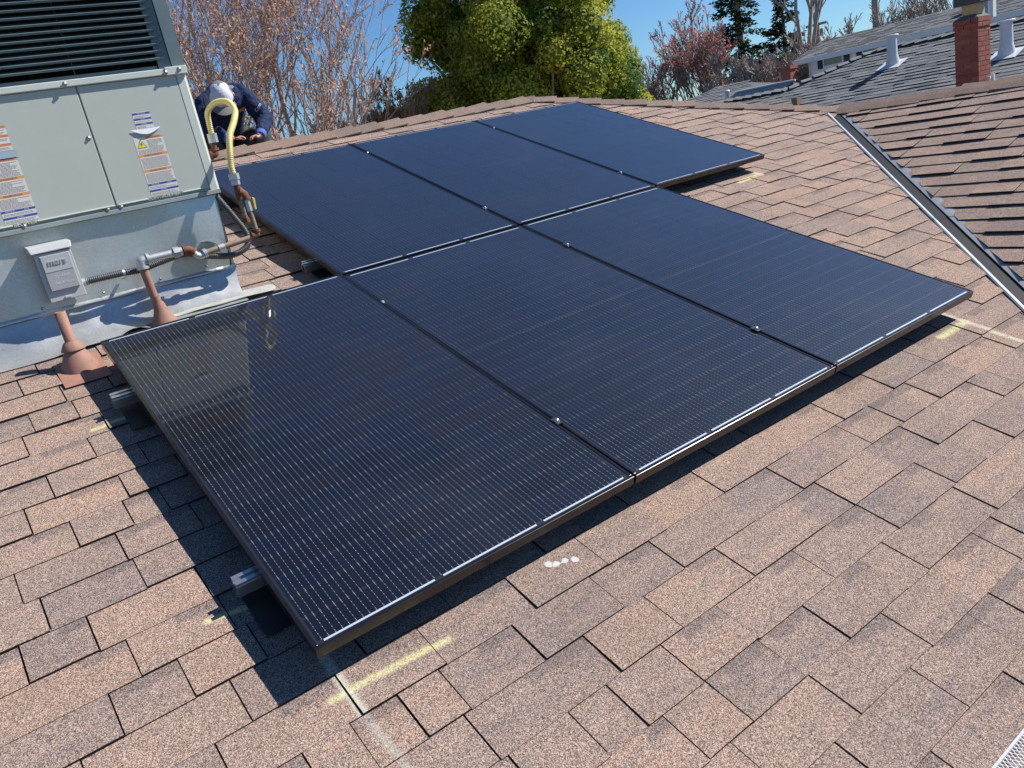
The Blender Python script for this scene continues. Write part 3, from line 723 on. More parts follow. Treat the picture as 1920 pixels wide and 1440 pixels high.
# ================================================================ disconnect box
M['boxp'] = worn('box_grey', (0.50, 0.51, 0.51), 0.45, var=.05, scale=5); M['boxd'] = worn('box_recess', (0.40, 0.41, 0.42), 0.5, var=.04, scale=8)
bx = empty('disconnect_box', (-.02, CF - .004, .16)); BO = bx.location.copy()
tag(bx, 'grey electrical disconnect box with raised mars lettering mounted on the metal curb', 'electrical box')
def bb(mb, name, mats, bevel=0.002):
    o = mb.build(name, mats, bx, bevel=bevel); o.location = -BO; return o
BF = CF - .105
mb = MB(); mb.box((-.086, BF + .012, .172), (.043, CF - .006, .372)); bb(mb, 'body', M['boxp'])
mb = MB(); mb.idx([(-.105, CF - .006, .400), (.056, CF - .006, .400), (.056, BF + .004, .392), (-.105, BF + .004, .392), (-.100, BF - .010, .366), (.050, BF - .010, .366), (-.100, BF - .004, .364), (.050, BF - .004, .364), (-.105, CF - .006, .375), (.056, CF - .006, .375)],
        [(0,1,2,3), (3,2,5,4), (4,5,7,6), (0,3,4,6,8), (1,9,7,5,2)]); bb(mb, 'hood', M['boxp'], .003)
mb = MB(); mb.box((-.090, BF, .166), (.045, BF + .0118, .360)); cv = bb(mb, 'cover', M['boxp'])
mb = MB(); mb.box((-.076, BF - .010, .208), (.034, BF - .0003, .352)); bb(mb, 'raised_door', M['boxd'], .003)
mb = MB(); mb.box((-.072, BF - .0112, .285), (.030, BF - .0103, .348)); bb(mb, 'nameplate', M['boxp'], 0)
mb = MB(); mb.box((-.035, BF - .006, .172), (-.012, BF - .0003, .180)); bb(mb, 'hasp', M['boxp'], .001)
def btext(tx, sz, x, z, mt, dp, shear=0, y=BF - .0125):
    o = text_mb(tx, sz, facing(x, z, y), None, mt, bx, depth=dp, font_shear=shear); o.location = -BO
btext('mars', .036, -.020, .322, M['boxp'], .0016, .1)
M['chalkw'] = mat('paint_pen', (.72, .74, .76), .7)
btext('50  AMP', .0165, -.020, .262, M['chalkw'], .0002, .1, BF - .0104); btext('MAX Fuse', .0165, -.018, .236, M['chalkw'], .0002, .1, BF - .0104)

# ================================================================ conduit, pipes
def ribbed(pts, r, pitch, amp, n=14):
    P = smoothpts(pts, 24); L = [0]
    for i in range(1, len(P)): L.append(L[-1] + (P[i] - P[i-1]).length)
    out = []; rr = []; N_ = int(L[-1] / pitch * 4); j = 0
    for i in range(N_ + 1):
        d = L[-1] * i / N_
        while j < len(L) - 2 and L[j+1] < d: j += 1
        t_ = (d - L[j]) / max(1e-6, L[j+1] - L[j]); out.append(P[j].lerp(P[j+1], t_)); rr.append(r + amp * (1, .2, -1, .2)[i % 4])
    m_ = MB(); m_.tube(out, rr, n); return m_
M['conduit'] = worn('conduit', (0.085, 0.09, 0.095), 0.45, var=.2, scale=30); M['galvpipe'] = worn('galv_fitting', (0.55, 0.56, 0.56), 0.45, 0.6, var=.15, scale=25)
M['rust'] = worn('rust', (0.19, 0.075, 0.04), 0.85, var=.5, scale=40, dirt=(.10, .045, .03)); M['terra'] = worn('rusty_boot', (0.34, 0.175, 0.125), 0.7, var=.22, scale=16, dirt=(.24, .13, .10))
M['rustpipe'] = worn('rusty_pipe', (0.30, 0.23, 0.17), 0.65, 0.3, var=.35, scale=30, dirt=(.20, .09, .05)); M['yhose'] = worn('yellow_hose', (0.72, 0.60, 0.24), 0.4, var=.08, scale=20); M['yvalve'] = mat('yellow_valve', (.75, .60, .12), .4)
GYp = 0.27
cond = empty('flexible_conduit', (0.3, .31, .21)); tag(cond, 'black ribbed electrical conduit running from the grey box around the curb corner', 'conduit')
def part(mb, name, mats, root, bevel=0):
    o = mb.build(name, mats, root, bevel=bevel); o.location = -Vector(root.location); return o
mb = ribbed([(.055, .305, .215), (.14, .30, .215), (.205, .305, .214), (.284, .315, .209), (.366, .32, .220), (.486, .325, .230), (.594, .325, .193), (.688, .33, .175), (.765, .34, .196), (.785, .35, .25), (.755, .36, .335), (.715, .38, .43), (.71, .40, .455)], .0135, .0080, .0018); part(mb, 'hose', M['conduit'], cond)
mb = MB(); mb.tube([(.0435, .305, .214), (.060, .305, .214)], .017, 12); mb.tube([(.060, .305, .214), (.072, .305, .215)], .014, 12); part(mb, 'connector', M['galvpipe'], cond)
mb = MB(); mb.tube([(.205, .3045, .214), (.216, .306, .2135)], .0148, 14); mb.box((.203, .31, .188), (.217, .366, .193)); part(mb, 'strap', M['galvpipe'], cond)

gas = empty('gas_pipe', (.29, .27, -.03)); tag(gas, 'rusty gas pipe rising from a roof boot and running right to a yellow handled valve', 'pipe')
y = GYp
mb = MB(); mb.tube([(.296, y, .02), (.286, y, .215)], .0175, 14); part(mb, 'riser_pipe', M['terra'], gas)
def elbow(root, c, a, b, r, mt, name='elbow', ln=.028):
    c = Vector(c); a = Vector(a).normalized(); b = Vector(b).normalized(); m_ = MB()
    m_.tube(smoothpts([c + a * ln, c + a * ln * .45 + b * .002, c + (a + b) * .004, c + b * ln * .45 + a * .002, c + b * ln], 5), r, 14)
    for d in (a, b): m_.tube([c + d * (ln - .004), c + d * (ln + .008)], r * 1.22, 14)
    part(m_, name, mt, root)
elbow(gas, (.286, y, .247), (0, 0, -1), (1, .02, 0), .0215, M['galvpipe'])
mb = MB(); mb.tube([(.31, y, .247), (.435, y, .247)], .0165, 14); part(mb, 'horizontal_pipe', M['galvpipe'], gas)
mb = MB(); mb.tube([(.425, y, .2475), (.450, y, .2475)], .024, 8, sm=False); mb.tube([(.450, y, .2475), (.462, y, .2475)], .0195, 14); part(mb, 'union', M['galvpipe'], gas)
mb = MB(); mb.tube([(.462, y, .248), (.478, y, .249)], .0135, 12); part(mb, 'nipple', worn('brass', (.42, .30, .14), .45, .6, var=.2, scale=40), gas)
elbow(gas, (.492, y, .248), (-1, 0, 0), (.55, .0, -.65), .0185, M['rust'], ln=.018)
mb = MB(); mb.tube(smoothpts([(.506, y, .232), (.517, y, .216), (.532, y, .208), (.548, y, .212), (.556, y, .217)], 5), .0150, 12); part(mb, 'offset_pipe', M['galvpipe'], gas)
mb = MB(); mb.tube([(.548, y, .214), (.563, y, .217)], .0205, 14); part(mb, 'coupling', M['galvpipe'], gas)
mb = MB(); mb.tube([(.560, y, .217), (.795, y, .236)], .0135, 14); part(mb, 'horizontal_pipe', M['rustpipe'], gas)
mb = MB(); mb.tube([(.618, y, .2215), (.646, y, .224)], .0162, 14); part(mb, 'strap', M['galvpipe'], gas)
elbow(gas, (.806, y, .240), (-1, 0, -.06), (0, 0, 1), .0170, M['rust'], ln=.018)
mb = MB(); mb.tube([(.806, y, .262), (.803, y, .385)], .0125, 14); part(mb, 'riser_pipe', M['rustpipe'], gas)
mb = MB(); mb.tube([(.8035, y, .350), (.8025, y, .400)], .0165, 8, sm=False); part(mb, 'ball_valve', M['galvpipe'], gas)
mb = MB(); mb.idx([(.823, y - .016, .352), (.833, y - .016, .352), (.838, y - .016, .402), (.826, y - .016, .410), (.823, y + .006, .352), (.833, y + .006, .352), (.838, y + .006, .402), (.826, y + .006, .410)], [(0,1,2,3), (7,6,5,4), (0,4,5,1), (1,5,6,2), (2,6,7,3), (3,7,4,0)]); mb.tube([(.815, y, .385), (.828, y, .385)], .006, 8); part(mb, 'valve_handle', M['yvalve'], gas, .003)
elbow(gas, (.802, y, .430), (0, 0, -1), (-.65, 0, .35), .0195, M['rust'], ln=.02)
mb = MB(); mb.tube([(.778, y, .452), (.778, y, .405)], .0165, 12); mb.tube([(.778, y, .472), (.778, y, .452)], .0150, 12); part(mb, 'tee', M['rust'], gas)
mb = MB(); mb.tube([(.778, y, .405), (.778, y, .325)], .0115, 12); part(mb, 'drip_leg', M['rustpipe'], gas)
mb = MB(); mb.tube([(.778, y, .325), (.778, y, .303)], .0160, 10, sm=False); part(mb, 'end_cap', M['rust'], gas)
def boot(root, c, h0, rb, pipe_r, name='cone'):
    pass
# boot of the gas riser
mb = MB(); T = Matrix.Rotation(-R(0), 4, 'X')
by = .262; bz = zmain(by)
prof = [(.066, -.022), (.060, -.004), (.046, .030), (.033, .058), (.025, .085), (.0205, .100), (.0190, .104)]
mb.lathe((.300, by, bz), prof, 24); part(mb, 'boot_cone', M['terra'], gas)
mb = MB(); mb.box((.225, -.092, .0095), (.372, .09, .0115), T=lambda q: rw(q.x, q.y + .29, RN + q.z)); part(mb, 'boot_flange', M['terra'], gas)
mb = MB(); mb.lathe((.2975, y - .001, .028), [(.0215, 0), (.0225, .01), (.0185, .045), (.0178, .06)], 16); part(mb, 'sealant', M['terra'], gas)
# open vent pipe
vent = empty('vent_pipe', (-.088, .105, -.1)); tag(vent, 'open topped terracotta painted vent pipe in its cone boot left of the near panel', 'vent pipe')
vy = .105; vz = zmain(vy); vx = -.088
mb = MB(); mb.lathe((vx, vy, vz), [(.0205, .02), (.0205, .232), (.0175, .232), (.0175, .12)], 20); part(mb, 'pipe', M['terra'], vent)
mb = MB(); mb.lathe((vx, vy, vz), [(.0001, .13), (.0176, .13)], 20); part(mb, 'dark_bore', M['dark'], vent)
mb = MB(); mb.lathe((vx, vy, vz), [(.0455, .076), (.0440, .084), (.0300, .106), (.0225, .112)], 22); part(mb, 'storm_collar', M['terra'], vent)
mb = MB(); mb.lathe((vx, vy, vz), [(.077, -.024), (.074, -.012), (.066, .018), (.050, .050), (.036, .076), (.030, .088)], 26); part(mb, 'boot_cone', M['terra'], vent)
mb = MB(); mb.box((vx - .085, -.135, .0095), (vx + .085, .085, .0115), T=lambda q: rw(q.x, q.y + .055, RN + q.z)); part(mb, 'boot_flange', M['terra'], vent)
# yellow flexible connector
hose = empty('gas_hose', (.85, .5, .7)); tag(hose, 'yellow corrugated gas hose looping up from the rusty pipe to the unit', 'hose')
mb = ribbed([(.779, .27, .520), (.782, .275, .560), (.800, .29, .620), (.835, .34, .690), (.905, .44, .755), (.965, .56, .815), (.975, .66, .868), (.945, .75, .880), (.918, .82, .852), (.916, .85, .80), (.918, .865, .745)], .0130, .0095, .0020, 16); part(mb, 'hose_body', M['yhose'], hose)
def hexfit(a, b, r): 
    m_ = MB(); m_.tube([a, b], r, 6, sm=False); return m_
mb = hexfit((.778, .27, .497), (.779, .27, .524), .0235); part(mb, 'hex_nut', M['galvpipe'], hose)
mb = hexfit((.778, .27, .474), (.778, .27, .495), .0195); part(mb, 'hex_nut', M['galvpipe'], hose)
mb = hexfit((.917, .868, .705), (.918, .866, .750), .0240); part(mb, 'hex_nut', M['galvpipe'], hose)
mb = MB(); mb.tube([(.915, .87, .715), (.910, .87, .67)], .0140, 12); part(mb, 'nipple', M['rust'], hose)
elbow(hose, (.908, .87, .648), (0, 0, 1), (-1, 0, 0), .0205, M['rust'], ln=.022)
mb = MB(); mb.tube([(.89, .87, .648), (.728, .87, .648)], .0135, 12); part(mb, 'inlet_pipe', M['rust'], hose)

# ================================================================ neighbouring buildings
M['siding'] = worn('white_siding', (0.92, 0.93, 0.94), 0.5, var=.05, scale=2); M['navy'] = mat('navy_shutter', (0.012, 0.018, 0.045), .5)
M['glass'] = mat('window_glass', (0.03, 0.04, 0.045), 0.06, spec=.8); M['wfr'] = M['white']
M['brick'] = mat('red_brick', (0.30, 0.08, 0.05), .85); t = NT(M['brick']); oi = t.n('ObjectInfo').outputs['Random']; p = t.pos()
t.base(t.mix(t.sm(t.noise(p, 30, 4, .7).outputs[0], .45, .7), t.ramp(oi, [(0, (.26, .065, .045)), (.5, (.33, .095, .06)), (1, (.40, .13, .085))]), (.18, .05, .04)))
M['mortar'] = worn('mortar', (.22, .20, .18), .95, var=.2, scale=20); M['clay'] = worn('clay_flue', (.55, .40, .22), .85, var=.12, scale=10)
M['ventw'] = worn('white_vent_metal', (.62, .66, .70), .45, var=.06, scale=6)
def sub(root, off):
    def f(mb, name, mats, parent=None, bevel=0, kind=None):
        o = mb.build(name, mats, parent or root, bevel=bevel)
        if parent is None: o.location = -Vector(off)
        if kind: o['kind'] = kind
        return o
    return f
def courses(org, ux, uy, nrm, polyclip, e_, wmin, wmax, th, seed, base_u):
    """shingle courses over a plane: ux along the courses, uy up the slope; polyclip(v)->(u0,u1)"""
    m_ = MB(); m_.uv = []; m_.col = []; r_ = random.Random(seed); v, vend = base_u; k = 0
    while v < vend:
        u0, u1 = polyclip(v); u2, u3 = polyclip(min(v + e_, vend)); u = u0 - r_.random() * wmax
        while u < max(u1, u3):
            w_ = r_.uniform(wmin, wmax); hi = r_.random() < .5
            a, b = max(u, u0), min(u + w_, u1); c, d = min(u + w_, u3), max(u, u2)
            if b > a and c > d:
                t_ = th * (1.0 if hi else .45)
                P = [org + ux * a + uy * v, org + ux * b + uy * v, org + ux * c + uy * (v + e_ * 1.05), org + ux * d + uy * (v + e_ * 1.05)]
                add_shingle(m_, P[0], P[1], P[2], P[3], t_, 0.001, nrm, k, u, u + w_, r_.random(), 0)
            u += w_
        v += e_; k += 1
    return m_
# grey roofed house right behind
GH = Vector((15.2, 0, -4.2)); gh = empty('grey_roofed_house', GH); tag(gh, 'low house with a slate grey shingle roof directly beyond the brown ridge', 'house')
f = sub(gh, GH)
zg = lambda x: .63 + .3333 * (x - 15.2)
m_ = MB(); m_.face([(8.6, -22, zg(8.6)-.01), (15.2, -22, zg(15.2)-.01), (15.2, 5.62, .62), (14.08, 6.74, zg(14.08)-.01), (14.08, 8.5, zg(14.08)-.01), (8.6, 13.9, zg(8.6)-.01)])
m_.face([(15.2, -22, .62), (21.8, -22, -1.57), (21.8, 5, -1.57), (15.2, 5.62, .62)]); m_.face([(15.2, 5.62, .62), (21.8, 12, -1.57), (14.08, 13.9, -1.57), (14.08, 6.74, zg(14.08)-.01)]); m_.face([(14.08, 6.74, .25), (14.08, 13.9, -1.57), (8.6, 13.9, -1.57), (14.08, 8.5, .25)])
gr = f(m_, 'roof', M['greyfelt'])
ng = Vector((-.3162, 0, .9487)); ugx = Vector((0, -1, 0)); ugy = Vector((.9487, 0, .3162)); og = Vector((8.6, 0, zg(8.6)))
def gclip(v):
    x = 8.6 + v * .9487
    if x > 14.08: return (-(5.62 + (15.2 - x)), 8.5)
    return (-(8.5 + (14.08 - x) * .98), 8.5)
cc_ = courses(og, ugx, ugy, ng, gclip, .142, .14, .40, .016, 21, (0.0, 6.955)); o = cc_.build('shingle_courses', M['shingle_grey'], gr); o['kind'] = 'stuff'
m_ = MB(); m_.box((9.1, -21.5, -4.2), (21.2, 8.0, -1.45)); f(m_, 'wall', M['stucco'])
def caps(P0, P1, w_, seq, mt, nm='ridge_cap', sd_=1):
    m_ = MB(); d = P1 - P0; L = d.length; d.normalize(); sdv = d.cross(Vector((0, 0, 1))).normalized(); r_ = random.Random(sd_); x = 0
    while x < L:
        a, b = P0 + d * x, P0 + d * min(L, x + seq * 1.3); h0, h1 = .045 * r_.uniform(.8, 1.2), .012
        q = [a - sdv * w_ + Vector((0,0,h0 - w_*.33)), a + Vector((0,0,h0)), a + sdv * w_ + Vector((0,0,h0 - w_*.33)), b + sdv * w_ + Vector((0,0,h1 - w_*.33)), b + Vector((0,0,h1)), b - sdv * w_ + Vector((0,0,h1 - w_*.33))]
        lo = [p - Vector((0,0,.03)) for p in q[:3]]
        m_.idx(q + lo, [(0,1,4,5), (1,2,3,4), (6,7,1,0), (7,8,2,1)]); x += seq
    return m_
M['gcap'] = worn('grey_cap', (.20, .21, .215), .95, var=.25, scale=5)
for (a, b) in (((15.2, -14, .64), (15.2, 5.6, .64)), ((14.08, 6.74, .27), (15.2, 5.62, .64)), ((14.08, 8.5, .27), (14.08, 6.74, .27))):
    o = caps(Vector(a), Vector(b), .13, .24, None).build('ridge_cap', M['gcap'], gr); o['kind'] = 'stuff'
def roof_vent(x, y, h, r_, label, lean=0):
    z0 = zg(x); root = empty('roof_vent', (x, y, z0)); tag(root, label, 'roof vent', 'white sheet metal vents on the grey roof')
    m_ = MB(); m_.lathe((0, 0, 0), [(r_ * 1.45, -.09), (r_ * 1.35, .03), (r_ * 1.05, h * .28), (r_, h * .36), (r_ * .95, h * .9)], 20); m_.build('stack', M['ventw'], root)
    m_ = MB(); m_.lathe((0, 0, 0), [(r_ * .95, h * .9), (r_ * 1.2, h * .915), (r_ * 1.36, h * .95), (r_ * 1.36, h * .98), (r_ * 1.2, h), (.0001, h * 1.01)], 20); m_.build('cap', M['ventw'], root)
    m_ = MB(); m_.box((-.22, -.21, .014), (.15, .21, .02), T=lambda q: ng * q.z + ugy * q.x + ugx * q.y); m_.build('flange', M['ventw'], root)
roof_vent(14.30, 4.72, .50, .088, 'white flared roof vent standing free on the grey roof left of the chimney')
roof_vent(13.75, 2.60, .50, .092, 'white flared roof vent half hidden behind the brick chimney')
bxv = MB(); bxv.box((13.10, 5.90, zg(13.1) - .03), (13.24, 6.02, zg(13.1) + .17)); tag(bxv.build('box_vent', worn('brown_metal', (.24, .17, .12), .7, var=.2)), 'small brown square vent pipe low on the grey roof', 'roof vent')
bw = MB(); bw.box((15.35, 2.1, .60), (15.85, 2.7, .78)); bw.box((15.30, 1.35, .60), (15.9, 1.85, .72)); tag(bw.build('ridge_ventilator', M['ventw'], bevel=.02), 'pale blue flat vent housing on the grey ridge right of the chimney', 'roof vent')
# brick chimney through the grey roof
CH0 = Vector((12.0, 2.24, -.6)); chim = empty('brick_chimney', CH0); tag(chim, 'red brick chimney with clay flue and dark metal cap', 'chimney')
cx0, cx1, cy0, cy1 = 12.0, 12.36, 2.215, 2.535
f = sub(chim, CH0)
m_ = MB(); m_.box((cx0 + .006, cy0 + .006, -.65), (cx1 - .006, cy1 - .006, .705)); f(m_, 'mortar_core', M['mortar'])
bh, jt = .0575, .0075
r_ = random.Random(4); z = -.62; k = 0; bm_ = {}
def brick(lo, hi):
    dims = tuple(round(hi[i] - lo[i], 3) for i in range(3))
    if dims not in bm_:
        q = MB(); q.box((0, 0, 0), dims); ob = q.build('brick', M['brick'], chim); bm_[dims] = ob.data
    else:
        ob = bpy.data.objects.new('brick', bm_[dims]); C.objects.link(ob); ob.parent = chim
    ob.location = Vector(lo) - CH0
while z < .70:
    pr0 = 0 if z < .58 else .012
    xa, xb_, ya, yb_ = cx0 - pr0, cx1 + pr0, cy0 - pr0, cy1 + pr0
    dpt = .05
    # west face bricks (run along y) and south face bricks (run along x)
    if k % 2 == 0: cuts_y = [ya, ya + .10, yb_]; cuts_x = [xa + dpt + .001, xa + .20, xb_]
    else: cuts_y = [ya, ya + .20, yb_]; cuts_x = [xa + dpt + .001, xa + .12, xa + .31, xb_]
    for i in range(len(cuts_y) - 1):
        o_ = r_.uniform(-.0015, .0015); brick((xa + o_, cuts_y[i] + (jt / 2 if i else 0), z), (xa + dpt + o_, cuts_y[i + 1] - jt / 2, z + bh))
    for i in range(len(cuts_x) - 1):
        o_ = r_.uniform(-.0015, .0015); brick((cuts_x[i] + jt / 2, ya + o_, z), (cuts_x[i + 1] - jt / 2, ya + dpt + o_, z + bh))
    z += bh + jt; k += 1
zt = z - jt + .004
m_ = MB(); m_.idx([(cx0 - .01, cy0 - .01, zt), (cx1 + .01, cy0 - .01, zt), (cx1 + .01, cy1 + .01, zt), (cx0 - .01, cy1 + .01, zt), (cx0 + .06, cy0 + .06, zt + .05), (cx1 - .06, cy0 + .06, zt + .05), (cx1 - .06, cy1 - .06, zt + .05), (cx0 + .06, cy1 - .06, zt + .05)], [(4,5,6,7), (0,1,5,4), (1,2,6,5), (2,3,7,6), (3,0,4,7)])
f(m_, 'mortar_crown', worn('crown_mortar', (.12, .13, .125), .9, var=.3, scale=12))
m_ = MB(); m_.box((cx0 + .08, cy0 + .045, zt + .035), (cx1 - .05, cy1 - .075, zt + .20)); f(m_, 'clay_flue', M['clay'])
m_ = MB(); m_.box((cx0 + .01, cy0 - .03, zt + .185), (cx1 + .02, cy1 + .0, zt + .36)); f(m_, 'metal_cap', worn('cap_metal', (.06, .065, .065), .5, var=.3, scale=9), bevel=.01)
m_ = MB(); m_.tube([(12.9, 2.53, -.3), (12.9, 2.53, 1.6)], .06, 14); tag(m_.build('metal_flue', worn('flue_metal', (.28, .33, .40), .4, .5, var=.1)), 'blue grey metal flue pipe rising behind the brick chimney', 'flue pipe')
m_ = MB(); m_.box((13.1, 2.50, .72), (13.2, 2.60, 1.7)); tag(m_.build('white_post', M['white']), 'white post showing behind the chimney cap', 'post')
m_ = MB(); m_.box((12.20, 2.16, zg(12.2) + .02), (12.235, 2.20, zg(12.2) + .30)); m_.box((12.27, 2.14, zg(12.2) + .02), (12.31, 2.18, zg(12.2) + .32)); f(m_, 'white_flashing', M['white'])

# white sided house
WH = Vector((30, 10, -4.2)); wh = empty('white_sided_house', WH); tag(wh, 'white sided two storey house with navy shutters and a long grey roof', 'house')
f = sub(wh, WH); wx = 27.0
WY0, WY1 = 0.0, 15.05
m_ = MB(); m_.box((wx + .35, WY0, -4.4), (32.3, WY1 - .05, .92)); f(m_, 'wall', worn('sheathing', (.6, .6, .6), .8, var=.05))
wins = [(13.72, 14.52, .50, .90), (12.0, 13.0, .50, .88), (10.0, 10.72, .50, .86), (7.0, 8.2, .45, .86), (3, 4.2, .45, .86)]
z = -3.9; k = 0
m_ = MB(); k = 0
while z < .95:
    zb = z + .125
    a = [(wx + .33, WY0, z), (wx + .33, WY1, z), (wx + .347, WY1, zb), (wx + .347, WY0, zb)]
    q = MB(); q.idx([(0, 0, 0), (0, WY1 - WY0, 0), (.016, WY1 - WY0, .122), (.016, 0, .122), (.016, 0, 0), (.016, WY1 - WY0, 0)], [(1,0,3,2), (0,1,5,4)])
    if k == 0: bo = q.build('siding_board', M['siding'], wh); bd = bo.data
    else: bo = bpy.data.objects.new('siding_board', bd); C.objects.link(bo); bo.parent = wh
    bo.location = Vector((wx + .33, WY0, z)) - WH
    z += .122; k += 1
m_ = MB(); m_.box((wx + .28, WY1, -4.2), (wx + .36, WY1 + .06, .93)); f(m_, 'corner_board', M['white'])
for i, (ya, yb_, za, zb) in enumerate(wins):
    m_ = MB()
    for lo, hi in (((wx + .27, ya, za), (wx + .32, ya + .05, zb)), ((wx + .27, yb_ - .05, za), (wx + .32, yb_, zb)), ((wx + .27, ya + .051, za), (wx + .32, yb_ - .051, za + .05)), ((wx + .27, ya + .051, zb - .05), (wx + .32, yb_ - .051, zb))): m_.box(lo, hi)
    wf = f(m_, 'window', M['white']); m_ = MB(); m_.box((wx + .295, ya + .052, za + .052), (wx + .31, yb_ - .052, zb - .052)); m_.build('pane', M['glass'], wf)
    for yy in (ya - .22, yb_ + .04):
        m_ = MB(); m_.box((wx + .28, yy, za - .03), (wx + .32, yy + .18, zb + .02)); f(m_, 'shutter', M['navy'])
nl = Vector((-.45, 0, 1)).normalized()
m_ = MB(); rz0, rz1 = .93, 1.50; ex = wx + .10; rx = 29.7
m_.face([(ex, WY0 - .6, rz0), (rx, WY0 - .6, rz1), (rx, 16.1, rz1), (ex, WY1 + .55, rz0)]); m_.face([(rx, WY0 - .6, rz1), (32.6, WY0 - .6, rz0), (32.6, WY1 + .55, rz0), (rx, 16.1, rz1)])
wr = f(m_, 'roof', M['greyfelt'])
us = Vector((rx - ex, 0, rz1 - rz0)); Ls = us.length; us.normalize(); nn_ = Vector((-us.z, 0, us.x))
o = courses(Vector((ex, 0, rz0 + .004)), Vector((0, -1, 0)), us, nn_, lambda v: (-(WY1 + .55 + .5 * v / Ls), .6 - WY0), .16, .18, .5, .016, 33, (0, Ls)).build('shingle_courses', M['shingle_grey'], wr); o['kind'] = 'stuff'
m_ = MB(); m_.box((ex - .02, WY0 - .6, rz0 - .16), (ex + .02, WY1 + .55, rz0 + .01)); f(m_, 'fascia', M['white'])
m_ = MB(); m_.box((ex + .02, WY0 - .5, rz0 - .16), (wx + .33, WY1 + .5, rz0 - .14)); f(m_, 'soffit', M['white'])
m_ = MB(); m_.face([(ex, WY1 + .56, rz0 - .15), (32.6, WY1 + .56, rz0 - .15), (rx, 16.09, rz1)]); f(m_, 'gable_wall', M['siding'])
m_ = MB(); m_.box((28.6, 9.9, 1.25), (28.85, 10.2, 1.75)); f(m_, 'roof_vent', worn('tanvent', (.30, .24, .18), .7))
m_ = MB(); m_.box((26.4, 15.28, -4.2), (26.75, 15.62, .88)); m_.box((26.36, 15.24, .80), (26.79, 15.66, .92)); tag(m_.build('brick_stack', M['brick']), 'slim red brick chimney at the left end of the white house', 'chimney')
wh.location.z += .11
# low grey house in the gap
LH = Vector((21, 13, -4.2)); lh = empty('low_grey_house', LH); tag(lh, 'low grey hip roofed house in the gap left of the white house', 'house')
f = sub(lh, LH)
m_ = MB(); A_, B_ = Vector((20.5, 14.0, .60)), Vector((20.5, 12.6, .60)); c1, c2, c3, c4 = Vector((16.6, 17.8, -.55)), Vector((16.6, 8.8, -.55)), Vector((24.4, 8.8, -.55)), Vector((24.4, 17.8, -.55))
m_.face([c1, c2, B_, A_]); m_.face([c2, c3, B_]); m_.face([c3, c4, A_, B_]); m_.face([c4, c1, A_]); lr = f(m_, 'roof', M['greyfelt'])
u_ = Vector((3.9, 0, 1.17)); Lu = u_.length; u_.normalize(); o = courses(c1 + Vector((0, -c1.y, .006)), Vector((0, -1, 0)), u_, Vector((-u_.z, 0, u_.x)), lambda v: (-(17.8 - 3.8 * v / Lu), -(8.8 + 3.8 * v / Lu)), .15, .2, .5, .014, 5, (0, Lu)).build('shingle_courses', M['shingle_grey'], lr); o['kind'] = 'stuff'
m_ = MB(); m_.box((17.0, 9.2, -4.2), (24, 17.4, -.58)); f(m_, 'wall', M['stucco'])
m_ = MB(); m_.box((16.55, 8.8, -.68), (16.6, 17.8, -.54)); f(m_, 'fascia', M['white'])
for (ya, yb_, v0, v1) in ((12.9, 14.0, 1.2, 2.2), (10.3, 12.2, 1.6, 2.9)):
    m_ = MB(); b0 = Vector((16.6, 0, -.55)); q = []
    T_ = lambda y, v, h: b0 + Vector((0, y, 0)) + u_ * v + Vector((-u_.z, 0, u_.x)) * h
    m_.idx([T_(ya, v0, .02), T_(yb_, v0, .02), T_(yb_, v1, .02), T_(ya, v1, .02), T_(ya, v0, .10), T_(yb_, v0, .10), T_(yb_, v1, .10), T_(ya, v1, .10)], [(4,5,6,7), (0,1,5,4), (1,2,6,5), (2,3,7,6), (3,0,4,7)]); f(m_, 'dark_panel', mat('black_panel', (.012, .012, .014), .3))  # flat near-black slab standing proud of the grey slope
    m_ = MB(); m_.tube([T_(ya - .05, v1 + .04, .11), T_(yb_ + .05, v1 + .04, .11)], .03, 6); f(m_, 'white_trim', M['white'])
m_ = MB(); m_.lathe((19.2, 12.4, .2), [(.06, -.1), (.06, .22), (.09, .24), (.09, .30), (.001, .31)], 10); f(m_, 'white_vent', M['white'])
m_ = MB(); m_.box((18.2, 13.75, .0), (18.8, 14.3, .42)); tag(m_.build('roof_cooler', worn('cooler', (.30, .36, .35), .5, var=.2), bevel=.02), 'small green grey cooler box on the low grey roof', 'roof cooler')

# ================================================================ vegetation
def leafmat(name, stops, sss=0.0):
    m_ = mat(name, stops[0][1], 0.75, spec=.25); t = NT(m_); a = t.n('Attribute', attribute_name='tone'); sc = t.n('SeparateColor'); t.l(a.outputs['Color'], sc.inputs[0])
    t.base(t.ramp(sc.outputs[0], stops))
    tr = t.n('BsdfTranslucent'); t.l(t.ramp(sc.outputs[0], stops), tr.inputs[0]); mx = t.n('MixShader'); mx.inputs[0].default_value = .42
    t.l(t.b.outputs[0], mx.inputs[1]); t.l(tr.outputs[0], mx.inputs[2]); t.l(mx.outputs[0], t.t.nodes['Material Output'].inputs[0]); return m_
M['bark'] = worn('grey_bark', (.40, .31, .265), .9, var=.3, scale=4); M['bark_b'] = worn('brown_bark', (.40, .33, .28), .9, var=.3, scale=4); M['bark_p'] = worn('pale_bark', (.40, .34, .29), .9, var=.25, scale=4)
M['bud_tan'] = leafmat('tan_bud', [(0, (.78, .46, .26)), (.5, (.74, .46, .38)), (1, (.80, .54, .26))]); M['bud_red'] = leafmat('red_bud', [(0, (.75, .20, .16)), (.5, (.78, .30, .25)), (1, (.62, .26, .22))]); M['bud_br'] = leafmat('brown_bud', [(0, (.36, .27, .20)), (.5, (.42, .33, .26)), (1, (.30, .22, .17))])
